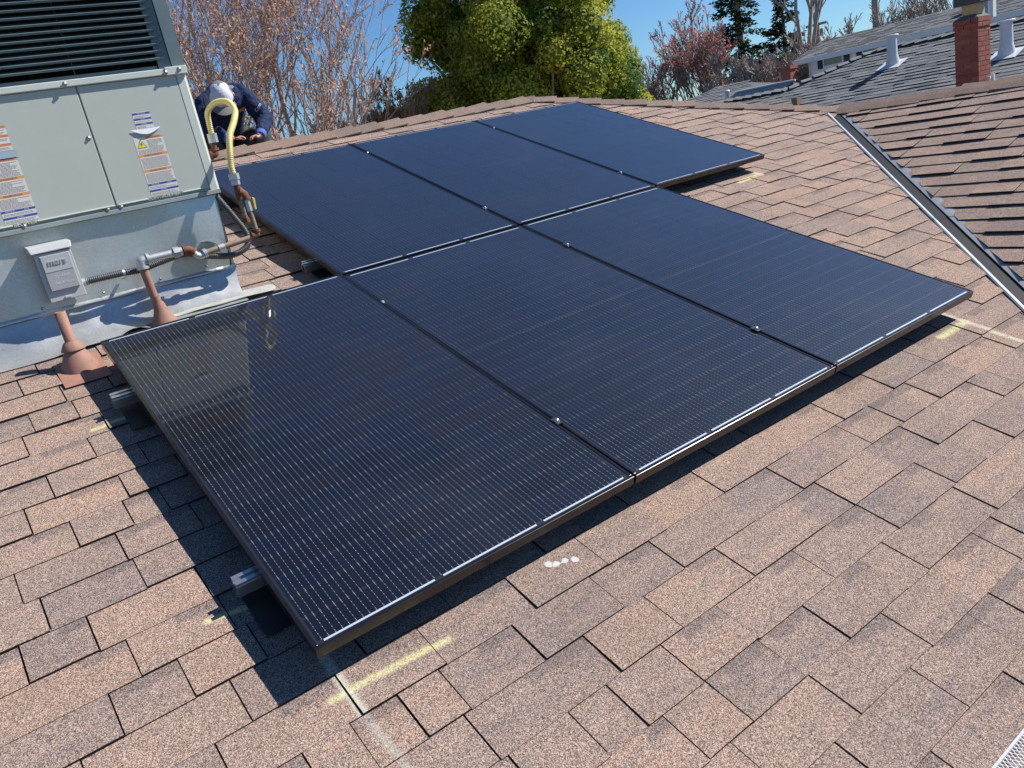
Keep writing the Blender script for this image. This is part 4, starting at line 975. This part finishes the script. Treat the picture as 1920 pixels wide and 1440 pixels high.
def bare_tree(name, base, fork_z, top, spread, seed, bark, bud, label, cat, buds=6000, bsize=.035, levels=5, stems=7, r0=.14, group=None, lean=(0, 0), droop=0, nseg=4, mid_bias=.0, twig=.0045, ang=.42, kd=0):
    r_ = random.Random(seed); root = empty(name, base); tag(root, label, cat, group); tk = MB(); br = MB(); tips = []
    base = Vector(base); O = Vector((0, 0, 0)); fk = Vector((lean[0] * .3, lean[1] * .3, fork_z - base.z)); H = top - fork_z
    if fork_z > base.z + .05: tk.tube([O, fk * .5 + Vector((.03, .02, 0)), fk], [r0 * 1.25, r0 * 1.05, r0], 9)
    def grow(p, d, L, r, lv):
        n = nseg if lv < 3 else 3; pts = [p]; rr = [r]; q = p.copy(); dd = d.copy()
        for i in range(n):
            dd = (dd + Vector((r_.gauss(0, .09), r_.gauss(0, .09), .05 - droop * lv * .02))).normalized(); q = q + dd * (L / n); pts.append(q.copy()); rr.append(max(twig, r * (1 - .62 * (i + 1) / n)))
        (tk if lv == 0 else br).tube(pts, rr, 7 if lv == 0 else (5 if lv == 1 else (4 if lv == 2 else 3)), cap=False)
        if lv >= 2:
            for k in range(1, len(pts)): tips.append((pts[k - 1], pts[k], lv))
        if lv >= levels: return
        kids = [5, 5, 4, 3, 3, 3][lv] + kd + (r_.random() < .5)
        for k in range(kids):
            t_ = r_.uniform(.25, 1.0); s_ = t_ * n; i = min(int(s_), n - 1); b0 = pts[i].lerp(pts[i + 1], s_ - i)
            ax = Vector((r_.gauss(0, 1), r_.gauss(0, 1), r_.gauss(0, 1))).cross(dd); ax = ax.normalized() if ax.length > 1e-4 else Vector((1, 0, 0))
            nd = (Matrix.Rotation(r_.uniform(.6, 1.3) * ang, 3, ax) @ dd); nd.z += .10; nd.normalize()
            grow(b0, nd, L * r_.uniform(.48, .72) * (1.05 - .3 * t_), max(twig, rr[i] * .62), lv + 1)
    for k in range(stems):
        a = 2 * math.pi * (k + r_.random() * .6) / stems; s_ = spread * r_.uniform(.35, 1.0)
        d = Vector((math.cos(a) * s_ + lean[0], math.sin(a) * s_ + lean[1], 1)).normalized()
        grow(fk, d, H * r_.uniform(.50, .68), r0 * r_.uniform(.42, .62), 0)
    tk.build('trunk', bark, root)
    br.build('branches', bark, root)
    bd = MB(); bd.col = []; bd.uv = []
    for i in range(buds):
        a, b, lv = r_.choice(tips); c = a.lerp(b, r_.random()) + Vector((r_.gauss(0, .012), r_.gauss(0, .012), r_.gauss(0, .012))); s_ = bsize * r_.uniform(.5, 1.3)
        d = Vector((r_.gauss(0, .5), r_.gauss(0, .5), r_.gauss(.4, .6))).normalized(); sd_ = d.orthogonal().normalized(); sd_ = Matrix.Rotation(r_.uniform(0, 6.28), 3, d) @ sd_
        v = [c - sd_ * s_ * .28, c + sd_ * s_ * .28, c + d * s_ + sd_ * s_ * .1]
        bd.face(v); tn = min(1, max(0, .5 + .5 * mnoise.noise(c * 1.3) + r_.gauss(0, .18)))
        for _ in range(3): bd.col.append((tn, 0, 0, 1)); bd.uv.append((0, 0))
    bd.build('buds', bud, root)
    return root
bare_tree('maple_tree', (4.45, 9.9, -4.2), -2.2, 6.0, .60, 12, M['bark'], M['bud_tan'], 'large bare maple tree with tan and pink buds behind the kneeling man', 'tree', buds=20000, bsize=.055, stems=8, r0=.12, levels=4, nseg=6, ang=.52, twig=.0042)
bare_tree('bud_tree', (29.0, 21.6, -4.2), -1.6, 3.9, .42, 3, M['bark'], M['bud_red'], 'rounded bare tree with red buds above the low grey roof', 'tree', buds=4200, bsize=.11, stems=13, r0=.10, levels=4, kd=-1, group='red budded trees', twig=.011)
bare_tree('bud_tree', (27.3, 23.0, -4.2), -1.6, 2.7, .42, 4, M['bark'], M['bud_red'], 'small red budded tree peeping out right of the big green tree', 'tree', buds=1800, bsize=.10, stems=11, r0=.08, levels=4, kd=-1, group='red budded trees', twig=.010)
bare_tree('bare_tree', (31.0, 17.6, -4.2), .6, 8.5, .32, 8, M['bark_p'], M['bud_br'], 'tall pale trunked bare tree between the firs and the white house', 'tree', buds=1500, bsize=.06, stems=3, r0=.22, levels=4, twig=.014)
for i, (px_, top, lab, sd_) in enumerate((((30.5, 15.9), 2.7, 'fine twigged bare tree just left of the first pole', 31), ((34.5, 15.6), 3.6, 'brown bare tree between the two poles', 32), ((36.5, 13.6), 5.2, 'bare tree above the white house roof, left of its vent', 34), ((37.5, 12.0), 6.4, 'dense brown bare tree left of the chimney cap', 35), ((36, 8.2), 5.5, 'pink tinged bare tree right of the chimney', 36), ((34, 5.5), 5.0, 'pink tinged bare tree cut off by the right edge', 38), ((28.3, 19.0), .6, 'low bare thicket in front of the dark firs', 39))):
    bare_tree('bare_tree', (px_[0], px_[1], -4.2), -2.0, top, .55, sd_, M['bark_b'], M['bud_red'] if i in (4, 5) else M['bud_br'], lab, 'tree', buds=1300, bsize=.06, stems=6, r0=.10, levels=4, kd=-1, group='bare trees beyond the white house', twig=.013)
bare_tree('red_thicket', (27.5, 17.6, -4.2), -3.0, .95, .7, 51, M['bark_b'], M['bud_red'], 'reddish twiggy thicket behind the low grey roof', 'bush', buds=6000, bsize=.09, stems=12, r0=.08, levels=4, twig=.012)
bare_tree('brown_thicket', (29.0, 18.6, -4.2), -3.0, 1.9, .7, 52, M['bark_p'], M['bud_br'], 'grey brown bare thicket at the foot of the firs', 'bush', buds=4000, bsize=.09, stems=12, r0=.08, levels=4, twig=.012)
bare_tree('brown_thicket', (25.5, 22.0, -4.2), -3.4, .55, .8, 53, M['bark_p'], M['bud_red'], 'low pinkish thicket under the red budded trees', 'bush', buds=4000, bsize=.09, stems=12, r0=.08, levels=4, twig=.012)
# tan leaved shrub by the green tree
bare_tree('tan_shrub', (7.1, 10.6, -4.2), -1.5, 1.75, .75, 61, M['bark_b'], leafmat('dry_leaf', [(0, (.34, .18, .06)), (.5, (.46, .27, .10)), (1, (.22, .16, .05))]), 'shrub holding dry tan leaves between the maple and the green tree', 'shrub', buds=9000, bsize=.085, stems=10, r0=.06, levels=4)

def leafy(name, base, lobes, n_per, size, stops, bark, label, cat, seed, tall, droop=.2, core=None):
    r_ = random.Random(seed); root = empty(name, base); tag(root, label, cat); base = Vector(base)
    tk = MB(); tk.tube([(0, 0, 0), (.05, .05, tall * .35), (0, .1, tall * .7), (0, 0, tall * .9)], [.28, .22, .13, .05], 9)
    for (c, rad) in lobes:
        c = Vector(c) - base; a = Vector((0, 0, max(.5, c.z * .55))); tk.tube([a, a.lerp(c, .55) + Vector((0, 0, -.15)), c], [.07, .045, .02], 5, cap=False)
    tk.build('trunk', bark, root)
    cr = MB(); cr.col = []; cr.uv = []
    for (c, rad) in lobes:
        c = Vector(c) - base; hue = r_.random(); n = int(n_per * rad * rad); vs = []
        for i in range(7):
            for j in range(10):
                ph, th = math.pi * i / 6, 2 * math.pi * j / 10; d = Vector((math.sin(ph) * math.cos(th), math.sin(ph) * math.sin(th), math.cos(ph))); vs.append(c + d * rad * .60 * (1 + .25 * mnoise.noise((c + d * rad) * 3.4)))
        for i in range(6):
            for j in range(10):
                cr.face([vs[i*10+j], vs[(i+1)*10+j], vs[(i+1)*10+(j+1)%10], vs[i*10+(j+1)%10]], 0, True)
                for _ in range(4): cr.col.append((.15 + .3 * hue, 0, 0, 1)); cr.uv.append((0, 0))
        for i in range(n):
            d = Vector((r_.gauss(0, 1), r_.gauss(0, 1), r_.gauss(.25, 1))).normalized(); rr = rad * (1 - abs(r_.gauss(0, .13)))
            bump_ = 1 + .22 * mnoise.noise((c + d * rad) * 3.4) + .12 * mnoise.noise((c + d * rad) * 8)
            p = c + d * rr * bump_; s_ = size * r_.uniform(.6, 1.4)
            nrm_ = (d + Vector((r_.gauss(0, .42), r_.gauss(0, .42), r_.gauss(.1, .42)))).normalized(); g_ = Matrix.Rotation(r_.uniform(0, 6.28), 3, nrm_) @ nrm_.orthogonal().normalized(); sd_ = nrm_.cross(g_)
            cr.face([p - sd_ * s_ * .45, p + g_ * s_ * .5, p + sd_ * s_ * .45, p - g_ * s_ * .5])
            tn = min(1, max(0, .30 + .42 * hue + .35 * mnoise.noise(p * 1.1) + r_.gauss(0, .10)))
            for _ in range(4): cr.col.append((tn, 0, 0, 1)); cr.uv.append((0, 0))
    cr.build('crown', leafmat(name + '_leaf', stops), root)
    return root
r_ = random.Random(5); lobes = []
gc = Vector((10.25, 10.1, 1.9)); vr = Vector((.79, -.61, 0)); vf = Vector((.61, .79, 0))
for i in range(150):
    while True:
        q = Vector((r_.uniform(-1, 1), r_.uniform(-1, 1), r_.uniform(-1, 1)))
        if .40 < q.length < 1: break
    c = gc + vr * q.x * 2.05 + vf * q.y * 2.0 + Vector((0, 0, q.z * 3.4)); 
    if c.z < -1.6: continue
    lobes.append((c, r_.uniform(.30, .62)))
for i in range(30):
    c = gc - vr * r_.uniform(1.3, 2.5) + vf * r_.uniform(-1, 1) + Vector((0, 0, r_.uniform(-2.6, -.4))); lobes.append((c, r_.uniform(.3, .5)))
for i in range(12):
    c = gc + vr * r_.uniform(1.7, 2.35) + vf * r_.uniform(-1, .5) + Vector((0, 0, r_.uniform(-2.6, -1.0))); lobes.append((c, r_.uniform(.25, .4)))
leafy('green_tree', (10.25, 10.1, -4.2), lobes, 6800, .050, [(0.0, (.05, .11, .025)), (.30, (.14, .21, .035)), (.56, (.40, .43, .06)), (1, (.68, .63, .10))], M['bark_b'], 'big billowing evergreen tree with golden green tips beyond the ridge', 'tree', 6, 7.5)
def fir(base, top, rad, seed, label, stops, z0=-2.5, dens=1.0):
    r_ = random.Random(seed); root = empty('fir_tree', base); tag(root, label, 'tree', 'dark firs far beyond the roofs'); H = top - base[2]
    m_ = MB(); m_.tube([(0, 0, 0), (.05, 0, H * .5), (0, 0, H)], [.28, .17, .03], 8); m_.build('trunk', M['bark_b'], root)
    cr = MB(); cr.col = []; cr.uv = []; z = z0 - base[2]
    while z < H:
        k = 1 - (z - (z0 - base[2])) / (H - (z0 - base[2])); R_ = rad * (k ** .75) * r_.uniform(.6, 1.15) + .1
        for j in range(3):
            a = r_.uniform(0, 6.28); d = Vector((math.cos(a), math.sin(a), 0)); L = R_ * r_.uniform(.6, 1.1); n = int(60 * L * dens) + 8
            for i in range(n):
                t_ = r_.random() ** .7; w_ = .30 * (1 - .5 * t_) * min(1, L); p = Vector((0, 0, z)) + d * L * t_ + Vector((r_.gauss(0, w_ * .5), r_.gauss(0, w_ * .5), -.22 * L * t_ ** 2 + .10 * L * t_ ** 4 + r_.gauss(0, .07)))
                s_ = r_.uniform(.10, .22); g_ = (d + Vector((r_.gauss(0, .5), r_.gauss(0, .5), r_.gauss(-.1, .3)))).normalized(); sd_ = Matrix.Rotation(r_.uniform(0, 6.28), 3, g_) @ g_.orthogonal().normalized()
                cr.face([p - sd_ * s_ * .3, p + sd_ * s_ * .3, p + g_ * s_]); tn = min(1, max(0, r_.gauss(.4, .25)))
                for _ in range(3): cr.col.append((tn, 0, 0, 1)); cr.uv.append((0, 0))
        z += r_.uniform(.10, .22)
    cr.build('needles', leafmat('fir_needles', stops), root)
fs = [(0, (.018, .04, .018)), (1, (.055, .085, .035))]
fir((33.2, 22.6, -4.2), 8.5, 2.0, 71, 'tall dark fir cut off by the top edge, left of its companion', fs)
fir((35.2, 21.6, -4.2), 4.6, 2.2, 72, 'olive brown fir half merged with the dark fir', [(0, (.030, .036, .016)), (1, (.085, .08, .035))])
# far wood closing the horizon
r_ = random.Random(77); m_ = MB(); m_.col = []; m_.uv = []
for i in range(11000):
    az = R(r_.uniform(8, 92)); ds = r_.uniform(52, 78); c = Vector((math.sin(az) * ds, math.cos(az) * ds, -4.2)); h = (4.6 + 1.3 * mnoise.noise(Vector((az * 26, 0, 3))) ) * r_.uniform(.55, 1.08); wd = r_.uniform(.05, .16)
    ln = Vector((r_.gauss(0, .5), r_.gauss(0, .5), h)); sd_ = Vector((math.cos(az), -math.sin(az), 0)) * wd; z0 = r_.uniform(0, .55) * h
    b0 = c + Vector((0, 0, z0)); m_.face([b0 - sd_, b0 + sd_, c + ln + sd_ * r_.uniform(-2, 2)]); tn = r_.random()
    for _ in range(3): m_.col.append((tn, 0, 0, 1)); m_.uv.append((0, 0))
o = m_.build('distant_woods', leafmat('far_wood', [(0, (.20, .15, .11)), (.5, (.27, .20, .16)), (.8, (.12, .14, .07)), (1, (.30, .18, .15))])); o['kind'] = 'stuff'; o['label'] = 'hazy brown leafless woods closing the gaps between the farthest trees'; o['category'] = 'woods'
# poles
for (x, y, zt_, lab) in ((33.0, 18.4, 2.95, 'dark utility pole above the left end of the white house roof'), (34.0, 16.3, 4.35, 'taller dark utility pole above the middle of the white house roof')):
    root = empty('utility_pole', (x, y, -4.2)); tag(root, lab, 'pole', 'utility poles beyond the white house')
    m_ = MB(); m_.tube([(0, 0, 0), (0, 0, zt_ + 4.2)], [.17, .12], 8); m_.build('pole_shaft', M['bark_b'], root)
    m_ = MB(); m_.tube([(.0, -.22, zt_ + 3.2), (.0, -.22, zt_ + 3.5)], .07, 8); m_.box((-.05, -.5, zt_ + 3.65), (.05, .5, zt_ + 3.75)); m_.build('cross_arm', M['bark_b'], root)

# ================================================================ the man behind the ridge
from mathutils.bvhtree import BVHTree
def skinned(nodes, edges, root=0, sub=2):
    """nodes: list of (x,y,z,rx,ry) -> evaluated mesh data (verts, faces)"""
    me = bpy.data.meshes.new('sk'); me.from_pydata([n[:3] for n in nodes], edges, []); o = bpy.data.objects.new('sk', me); C.objects.link(o)
    o.modifiers.new('s', 'SKIN').use_smooth_shade = True
    if not me.skin_vertices: 
        try: me.skin_vertices.new()
        except Exception: pass
    for i, n in enumerate(nodes):
        me.skin_vertices[0].data[i].radius = (n[3], n[4] if len(n) > 4 else n[3]); me.skin_vertices[0].data[i].use_root = (i == root)
    sb = o.modifiers.new('u', 'SUBSURF'); sb.levels = sub; sb.render_levels = sub
    dg = bpy.context.evaluated_depsgraph_get(); dg.update(); ev = o.evaluated_get(dg).to_mesh()
    v = [tuple(q.co) for q in ev.vertices]; f = [tuple(p.vertices) for p in ev.polygons]
    o.evaluated_get(dg).to_mesh_clear(); bpy.data.objects.remove(o); bpy.data.meshes.remove(me); return v, f
man = empty('person', (1.74, 3.15, .53)); MO = man.location.copy()
tag(man, 'man in navy hooded sweatshirt and grey cap crouched over the ridge beside the unit', 'person')
def mp(mb, name, mt):
    o = mb.build(name, mt, man); o.location = -MO; return o
M['skin'] = worn('skin', (.50, .27, .20), .55, var=.08, scale=20); M['hood'] = mat('navy_fleece', (.020, .032, .085), .9, spec=.2); t = NT(M['hood']); p = t.pos()
t.base(t.ramp(t.noise(p, 9, 4, .6).outputs[0], [(.3, (.016, .026, .070)), (.7, (.028, .042, .105))])); t.bump(t.noise(p, 14, 3, .6, 1.5).outputs[0], .9, .03)
M['trous'] = mat('charcoal_trousers', (.075, .080, .078), .85); t = NT(M['trous']); t.bump(t.noise(t.pos(), 12, 3, .6, 1).outputs[0], .8, .02)
M['capg'] = mat('cap_grey', (.17, .17, .17), .9); M['capw'] = mat('cap_white', (.62, .63, .74), .8); M['cuff'] = mat('blue_cuff', (.08, .13, .42), .8); M['beard'] = mat('dark_hair', (.02, .015, .012), .8); M['boot'] = mat('boot', (.06, .045, .03), .7)
def wr2(t): return t
# skeleton
pel, wst, cst, nkb, nck = (1.77, 3.40, .80), (1.76, 3.27, .95), (1.74, 3.06, 1.085), (1.71, 2.93, 1.13), (1.685, 2.85, 1.13)
sR, eR, wR_ = (1.905, 2.965, 1.105), (1.965, 2.87, .935), (1.835, 2.70, .825)
sL, eL, wL_ = (1.560, 2.945, 1.10), (1.495, 2.83, .93), (1.590, 2.70, .835)
hR, kR, aR = (1.86, 3.40, .76), (1.975, 2.99, .865), (1.93, 3.13, .60)
hL, kL, aL = (1.68, 3.40, .76), (1.490, 2.96, .900), (1.53, 3.13, .60)
def N(p_, r_, r2=None): return (*p_, r_, r2 or r_)
body_n = [N(pel, .12), N(wst, .11), N(cst, .14, .11), N(nkb, .07), N(nck, .055), N((1.655, 2.78, 1.125), .06), N(sR, .055), N(eR, .042), N(wR_, .028), N(sL, .055), N(eL, .042), N(wL_, .028), N(hR, .09), N(kR, .055), N(aR, .04), N(hL, .09), N(kL, .055), N(aL, .04), N((1.800, 2.665, .812), .030, .018), N((1.620, 2.665, .822), .030, .018)]
body_e = [(0,1),(1,2),(2,3),(3,4),(4,5),(2,6),(6,7),(7,8),(2,9),(9,10),(10,11),(0,12),(12,13),(13,14),(0,15),(15,16),(16,17),(8,18),(11,19)]
B = MB(); v, f_ = skinned(body_n, body_e); B.idx(v, f_, 0, True)
for (px_, sg) in (((1.800, 2.665, .812), -1), ((1.620, 2.665, .822), 1)):
    P0 = Vector(px_)
    for k in range(4):
        b0 = P0 + Vector((sg * .008, (k - 1.5) * .017, 0)); L_ = (.030, .036, .034, .026)[k]
        fn = [N(tuple(b0), .0085), N(tuple(b0 + Vector((sg * .030, -.004, .006))), .0085), N(tuple(b0 + Vector((sg * (.030 + L_ * .7), -.008, -.004))), .0078), N(tuple(b0 + Vector((sg * (.030 + L_), -.012, -.020))), .0068)]
        v, f_ = skinned(fn, [(0,1),(1,2),(2,3)], 0, 1); B.idx(v, f_, 0, True)
    fn = [N(tuple(P0 + Vector((-sg * .005, -.018, 0))), .010), N(tuple(P0 + Vector((sg * .012, -.040, -.004))), .0095), N(tuple(P0 + Vector((sg * .034, -.050, -.012))), .008)]
    v, f_ = skinned(fn, [(0,1),(1,2)], 0, 1); B.idx(v, f_, 0, True)
# head: ellipsoid bowed forward and down, with nose, ears
hc = Vector((1.632, 2.735, 1.120)); face = Vector((-.20, -.62, -.76)).normalized(); sx = Vector((.96, -.26, -.04)); sx = (sx - face * sx.dot(face)).normalized(); up_ = sx.cross(face).normalized()
if up_.y > 0: up_ = up_
crown = -up_ if (-up_).z > up_.z else up_
HM = lambda x, y, z: hc + sx * x + face * y + crown * z          # x side, y face direction, z towards the crown
vs = []; nu, nv = 20, 14
for i in range(nv + 1):
    ph = math.pi * i / nv
    for j in range(nu):
        th = 2 * math.pi * j / nu; x, y, z = math.sin(ph) * math.cos(th), math.sin(ph) * math.sin(th), math.cos(ph)
        jaw = 1 - .22 * max(0, -z); yy = y * (.098 if y > 0 else .100) * jaw
        if y > .85 and -.35 < z < .12: yy += .020 * (1 - abs(x) * 4 if abs(x) < .25 else 0)
        vs.append(HM(x * .076 * jaw, yy, z * .118))
B.idx(vs, [(i*nu+j, i*nu+(j+1)%nu, (i+1)*nu+(j+1)%nu, (i+1)*nu+j) for i in range(nv) for j in range(nu)], 0, True)
for sg in (-1, 1):
    B.tube([HM(sg * .072, -.012, -.022), HM(sg * .088, -.018, -.002), HM(sg * .086, -.010, .018), HM(sg * .076, -.002, .018)], [.008, .013, .012, .006], 8)
body = mp(B, 'body', M['skin'])
Hd = MB()
vs = []
for i in range(5):
    for j in range(9):
        th = math.pi * j / 8; z = -.055 - .018 * i; k = 1 - .22 * abs(z) / .118
        r_s = math.sqrt(max(.03, 1 - (z / .118) ** 2)); vs.append(HM(math.cos(th) * .080 * k * r_s, math.sin(th) * .103 * k * r_s, z))
Hd.idx(vs, [(i*9+j, i*9+j+1, (i+1)*9+j+1, (i+1)*9+j) for i in range(4) for j in range(8)], 0, True); mp(Hd, 'beard', M['beard'])
# cap
cp_ = MB(); vs = []; nu, nv = 24, 8
for i in range(nv + 1):
    ph = (math.pi * .53) * i / nv
    for j in range(nu):
        th = 2 * math.pi * j / nu; seam = 1 + .018 * abs(math.cos(3 * th)) * math.sin(ph); vs.append(HM(math.sin(ph) * math.cos(th) * .086 * seam, math.sin(ph) * math.sin(th) * .104 * seam - .004, .018 + math.cos(ph) * .104))
for i in range(nv):
    for j in range(nu):
        th = 2 * math.pi * (j + .5) / nu
        cp_.idx([vs[i*nu+j], vs[i*nu+(j+1)%nu], vs[(i+1)*nu+(j+1)%nu], vs[(i+1)*nu+j]], [(0,1,2,3)], 0 if math.sin(th) > .2 or (math.sin(th) > -.55 and i < 4) else 1, True)
cap = mp(cp_, 'cap', [M['capw'], M['capg']])
br_ = MB(); vs = []
for i in range(4):
    for j in range(9):
        th = math.pi * (.12 + .76 * j / 8); rr = 1 + .62 * i / 3; vs.append(HM(math.cos(th) * .090 * (1 + .12 * i / 3), math.sin(th) * .110 * rr, .012 - .010 * i / 3 - .02 * (math.cos(th) ** 2)))
br_.idx(vs, [(i*9+j, i*9+j+1, (i+1)*9+j+1, (i+1)*9+j) for i in range(3) for j in range(8)], 0, True); q = br_.build('brim', M['capg'], cap)
bt = MB(); bt.lathe(HM(0, -.004, .122), [(.0001, .006), (.006, .003), (.008, -.002)], 8); bt.build('button', M['capg'], cap)
# clothes
hn = [N(pel, .150, .15), N(wst, .150, .15), N((1.74, 3.07, 1.10), .185, .165), N(nkb, .135), N((1.695, 2.875, 1.12), .100), N(sR, .092), N(tuple(Vector(sR).lerp(Vector(eR), .5)), .078), N(eR, .070), N(tuple(Vector(eR).lerp(Vector(wR_), .55)), .056), N(wR_, .041), N(sL, .092), N(tuple(Vector(sL).lerp(Vector(eL), .5)), .078), N(eL, .070), N(tuple(Vector(eL).lerp(Vector(wL_), .55)), .056), N(wL_, .041)]
v, f_ = skinned(hn, [(0,1),(1,2),(2,3),(3,4),(2,5),(5,6),(6,7),(7,8),(8,9),(2,10),(10,11),(11,12),(12,13),(13,14)], 0, 3)
q = MB(); 
def fold(p_):
    p_ = Vector(p_); n_ = mnoise.noise(p_ * 11) * .010 + mnoise.noise(Vector((p_.x * 9, p_.y * 9, p_.z * 34))) * .009; c_ = Vector((1.74, 3.05, 1.02)); return p_ + (p_ - c_).normalized() * n_
q.idx([fold(p_) for p_ in v], f_, 0, True); hood = mp(q, 'hoodie', M['hood'])
q = MB(); cN = Vector((1.705, 2.915, 1.165)); pts = [cN + sx * .100 * math.cos(a) + Vector((.1, .45, .35)).normalized() * .060 * math.sin(a) + Vector((0, .0, .030 * math.sin(a))) for a in [2 * math.pi * i / 16 for i in range(17)]]
q.tube(pts, [.030 + .006 * math.sin(i * 1.7) for i in range(17)], 10, cap=False); q.build('hood_roll', M['hood'], hood)
for (a, b) in ((eR, wR_), (eL, wL_)):
    a, b = Vector(a), Vector(b); q = MB(); q.tube([a.lerp(b, .93), a.lerp(b, 1.10)], [.043, .036], 14); q.build('cuff', M['cuff'], hood)
tn_ = [N((1.77, 3.42, .77), .155), N(hR, .120), N(tuple(Vector(hR).lerp(Vector(kR), .5)), .105), N(kR, .085), N(tuple(Vector(kR).lerp(Vector(aR), .5)), .072), N(aR, .062), N(hL, .120), N(tuple(Vector(hL).lerp(Vector(kL), .5)), .105), N(kL, .085), N(tuple(Vector(kL).lerp(Vector(aL), .5)), .072), N(aL, .062)]
v, f_ = skinned(tn_, [(0,1),(1,2),(2,3),(3,4),(4,5),(0,6),(6,7),(7,8),(8,9),(9,10)], 0, 2); q = MB(); q.idx(v, f_, 0, True); mp(q, 'trousers', M['trous'])
for a in (aR, aL):
    v, f_ = skinned([N((a[0], a[1] + .06, a[2] - .035), .042), N((a[0], a[1] - .04, a[2] - .030), .045), N((a[0], a[1] - .13, a[2] - .012), .034)], [(0,1),(1,2)], 1, 2); q = MB(); q.idx(v, f_, 0, True); mp(q, 'boot', M['boot'])
# small white prints wrapped on to the sweatshirt
dg = bpy.context.evaluated_depsgraph_get(); bv = BVHTree.FromPolygons([tuple(x.co) for x in hood.data.vertices], [tuple(p_.vertices) for p_ in hood.data.polygons])
def wrap(txt, size, uvp, rot):
    cu = bpy.data.curves.new('t', 'FONT'); cu.body = txt; cu.size = size; cu.align_x = 'CENTER'; cu.align_y = 'CENTER'; cu.resolution_u = 3
    o = bpy.data.objects.new('t', cu); C.objects.link(o); me = bpy.data.meshes.new_from_object(o.evaluated_get(bpy.context.evaluated_depsgraph_get())); bpy.data.objects.remove(o)
    rt = Vector((right)); dn = Vector(down); aim = Vector(uvp); d = (aim - cp).normalized(); ok = True
    rt = (rt - d * rt.dot(d)).normalized(); upv = rt.cross(d).normalized(); c_, s_ = math.cos(rot), math.sin(rot)
    for v_ in me.vertices:
        x, y = v_.co.x * c_ - v_.co.y * s_, v_.co.x * s_ + v_.co.y * c_; st = aim + rt * x + upv * y - d * .6; h = bv.ray_cast(st, d, 1.4)
        if h[0] is None: ok = False; break
        v_.co = h[0] - d * .003
    if ok:
        me.materials.clear(); me.materials.append(M['capw']); q = bpy.data.objects.new('print', me); C.objects.link(q); q.parent = hood
wrap('Com', .035, (1.93, 2.86, 1.03), 1.0); wrap('TP', .03, (1.80, 2.95, 1.21), -.1)
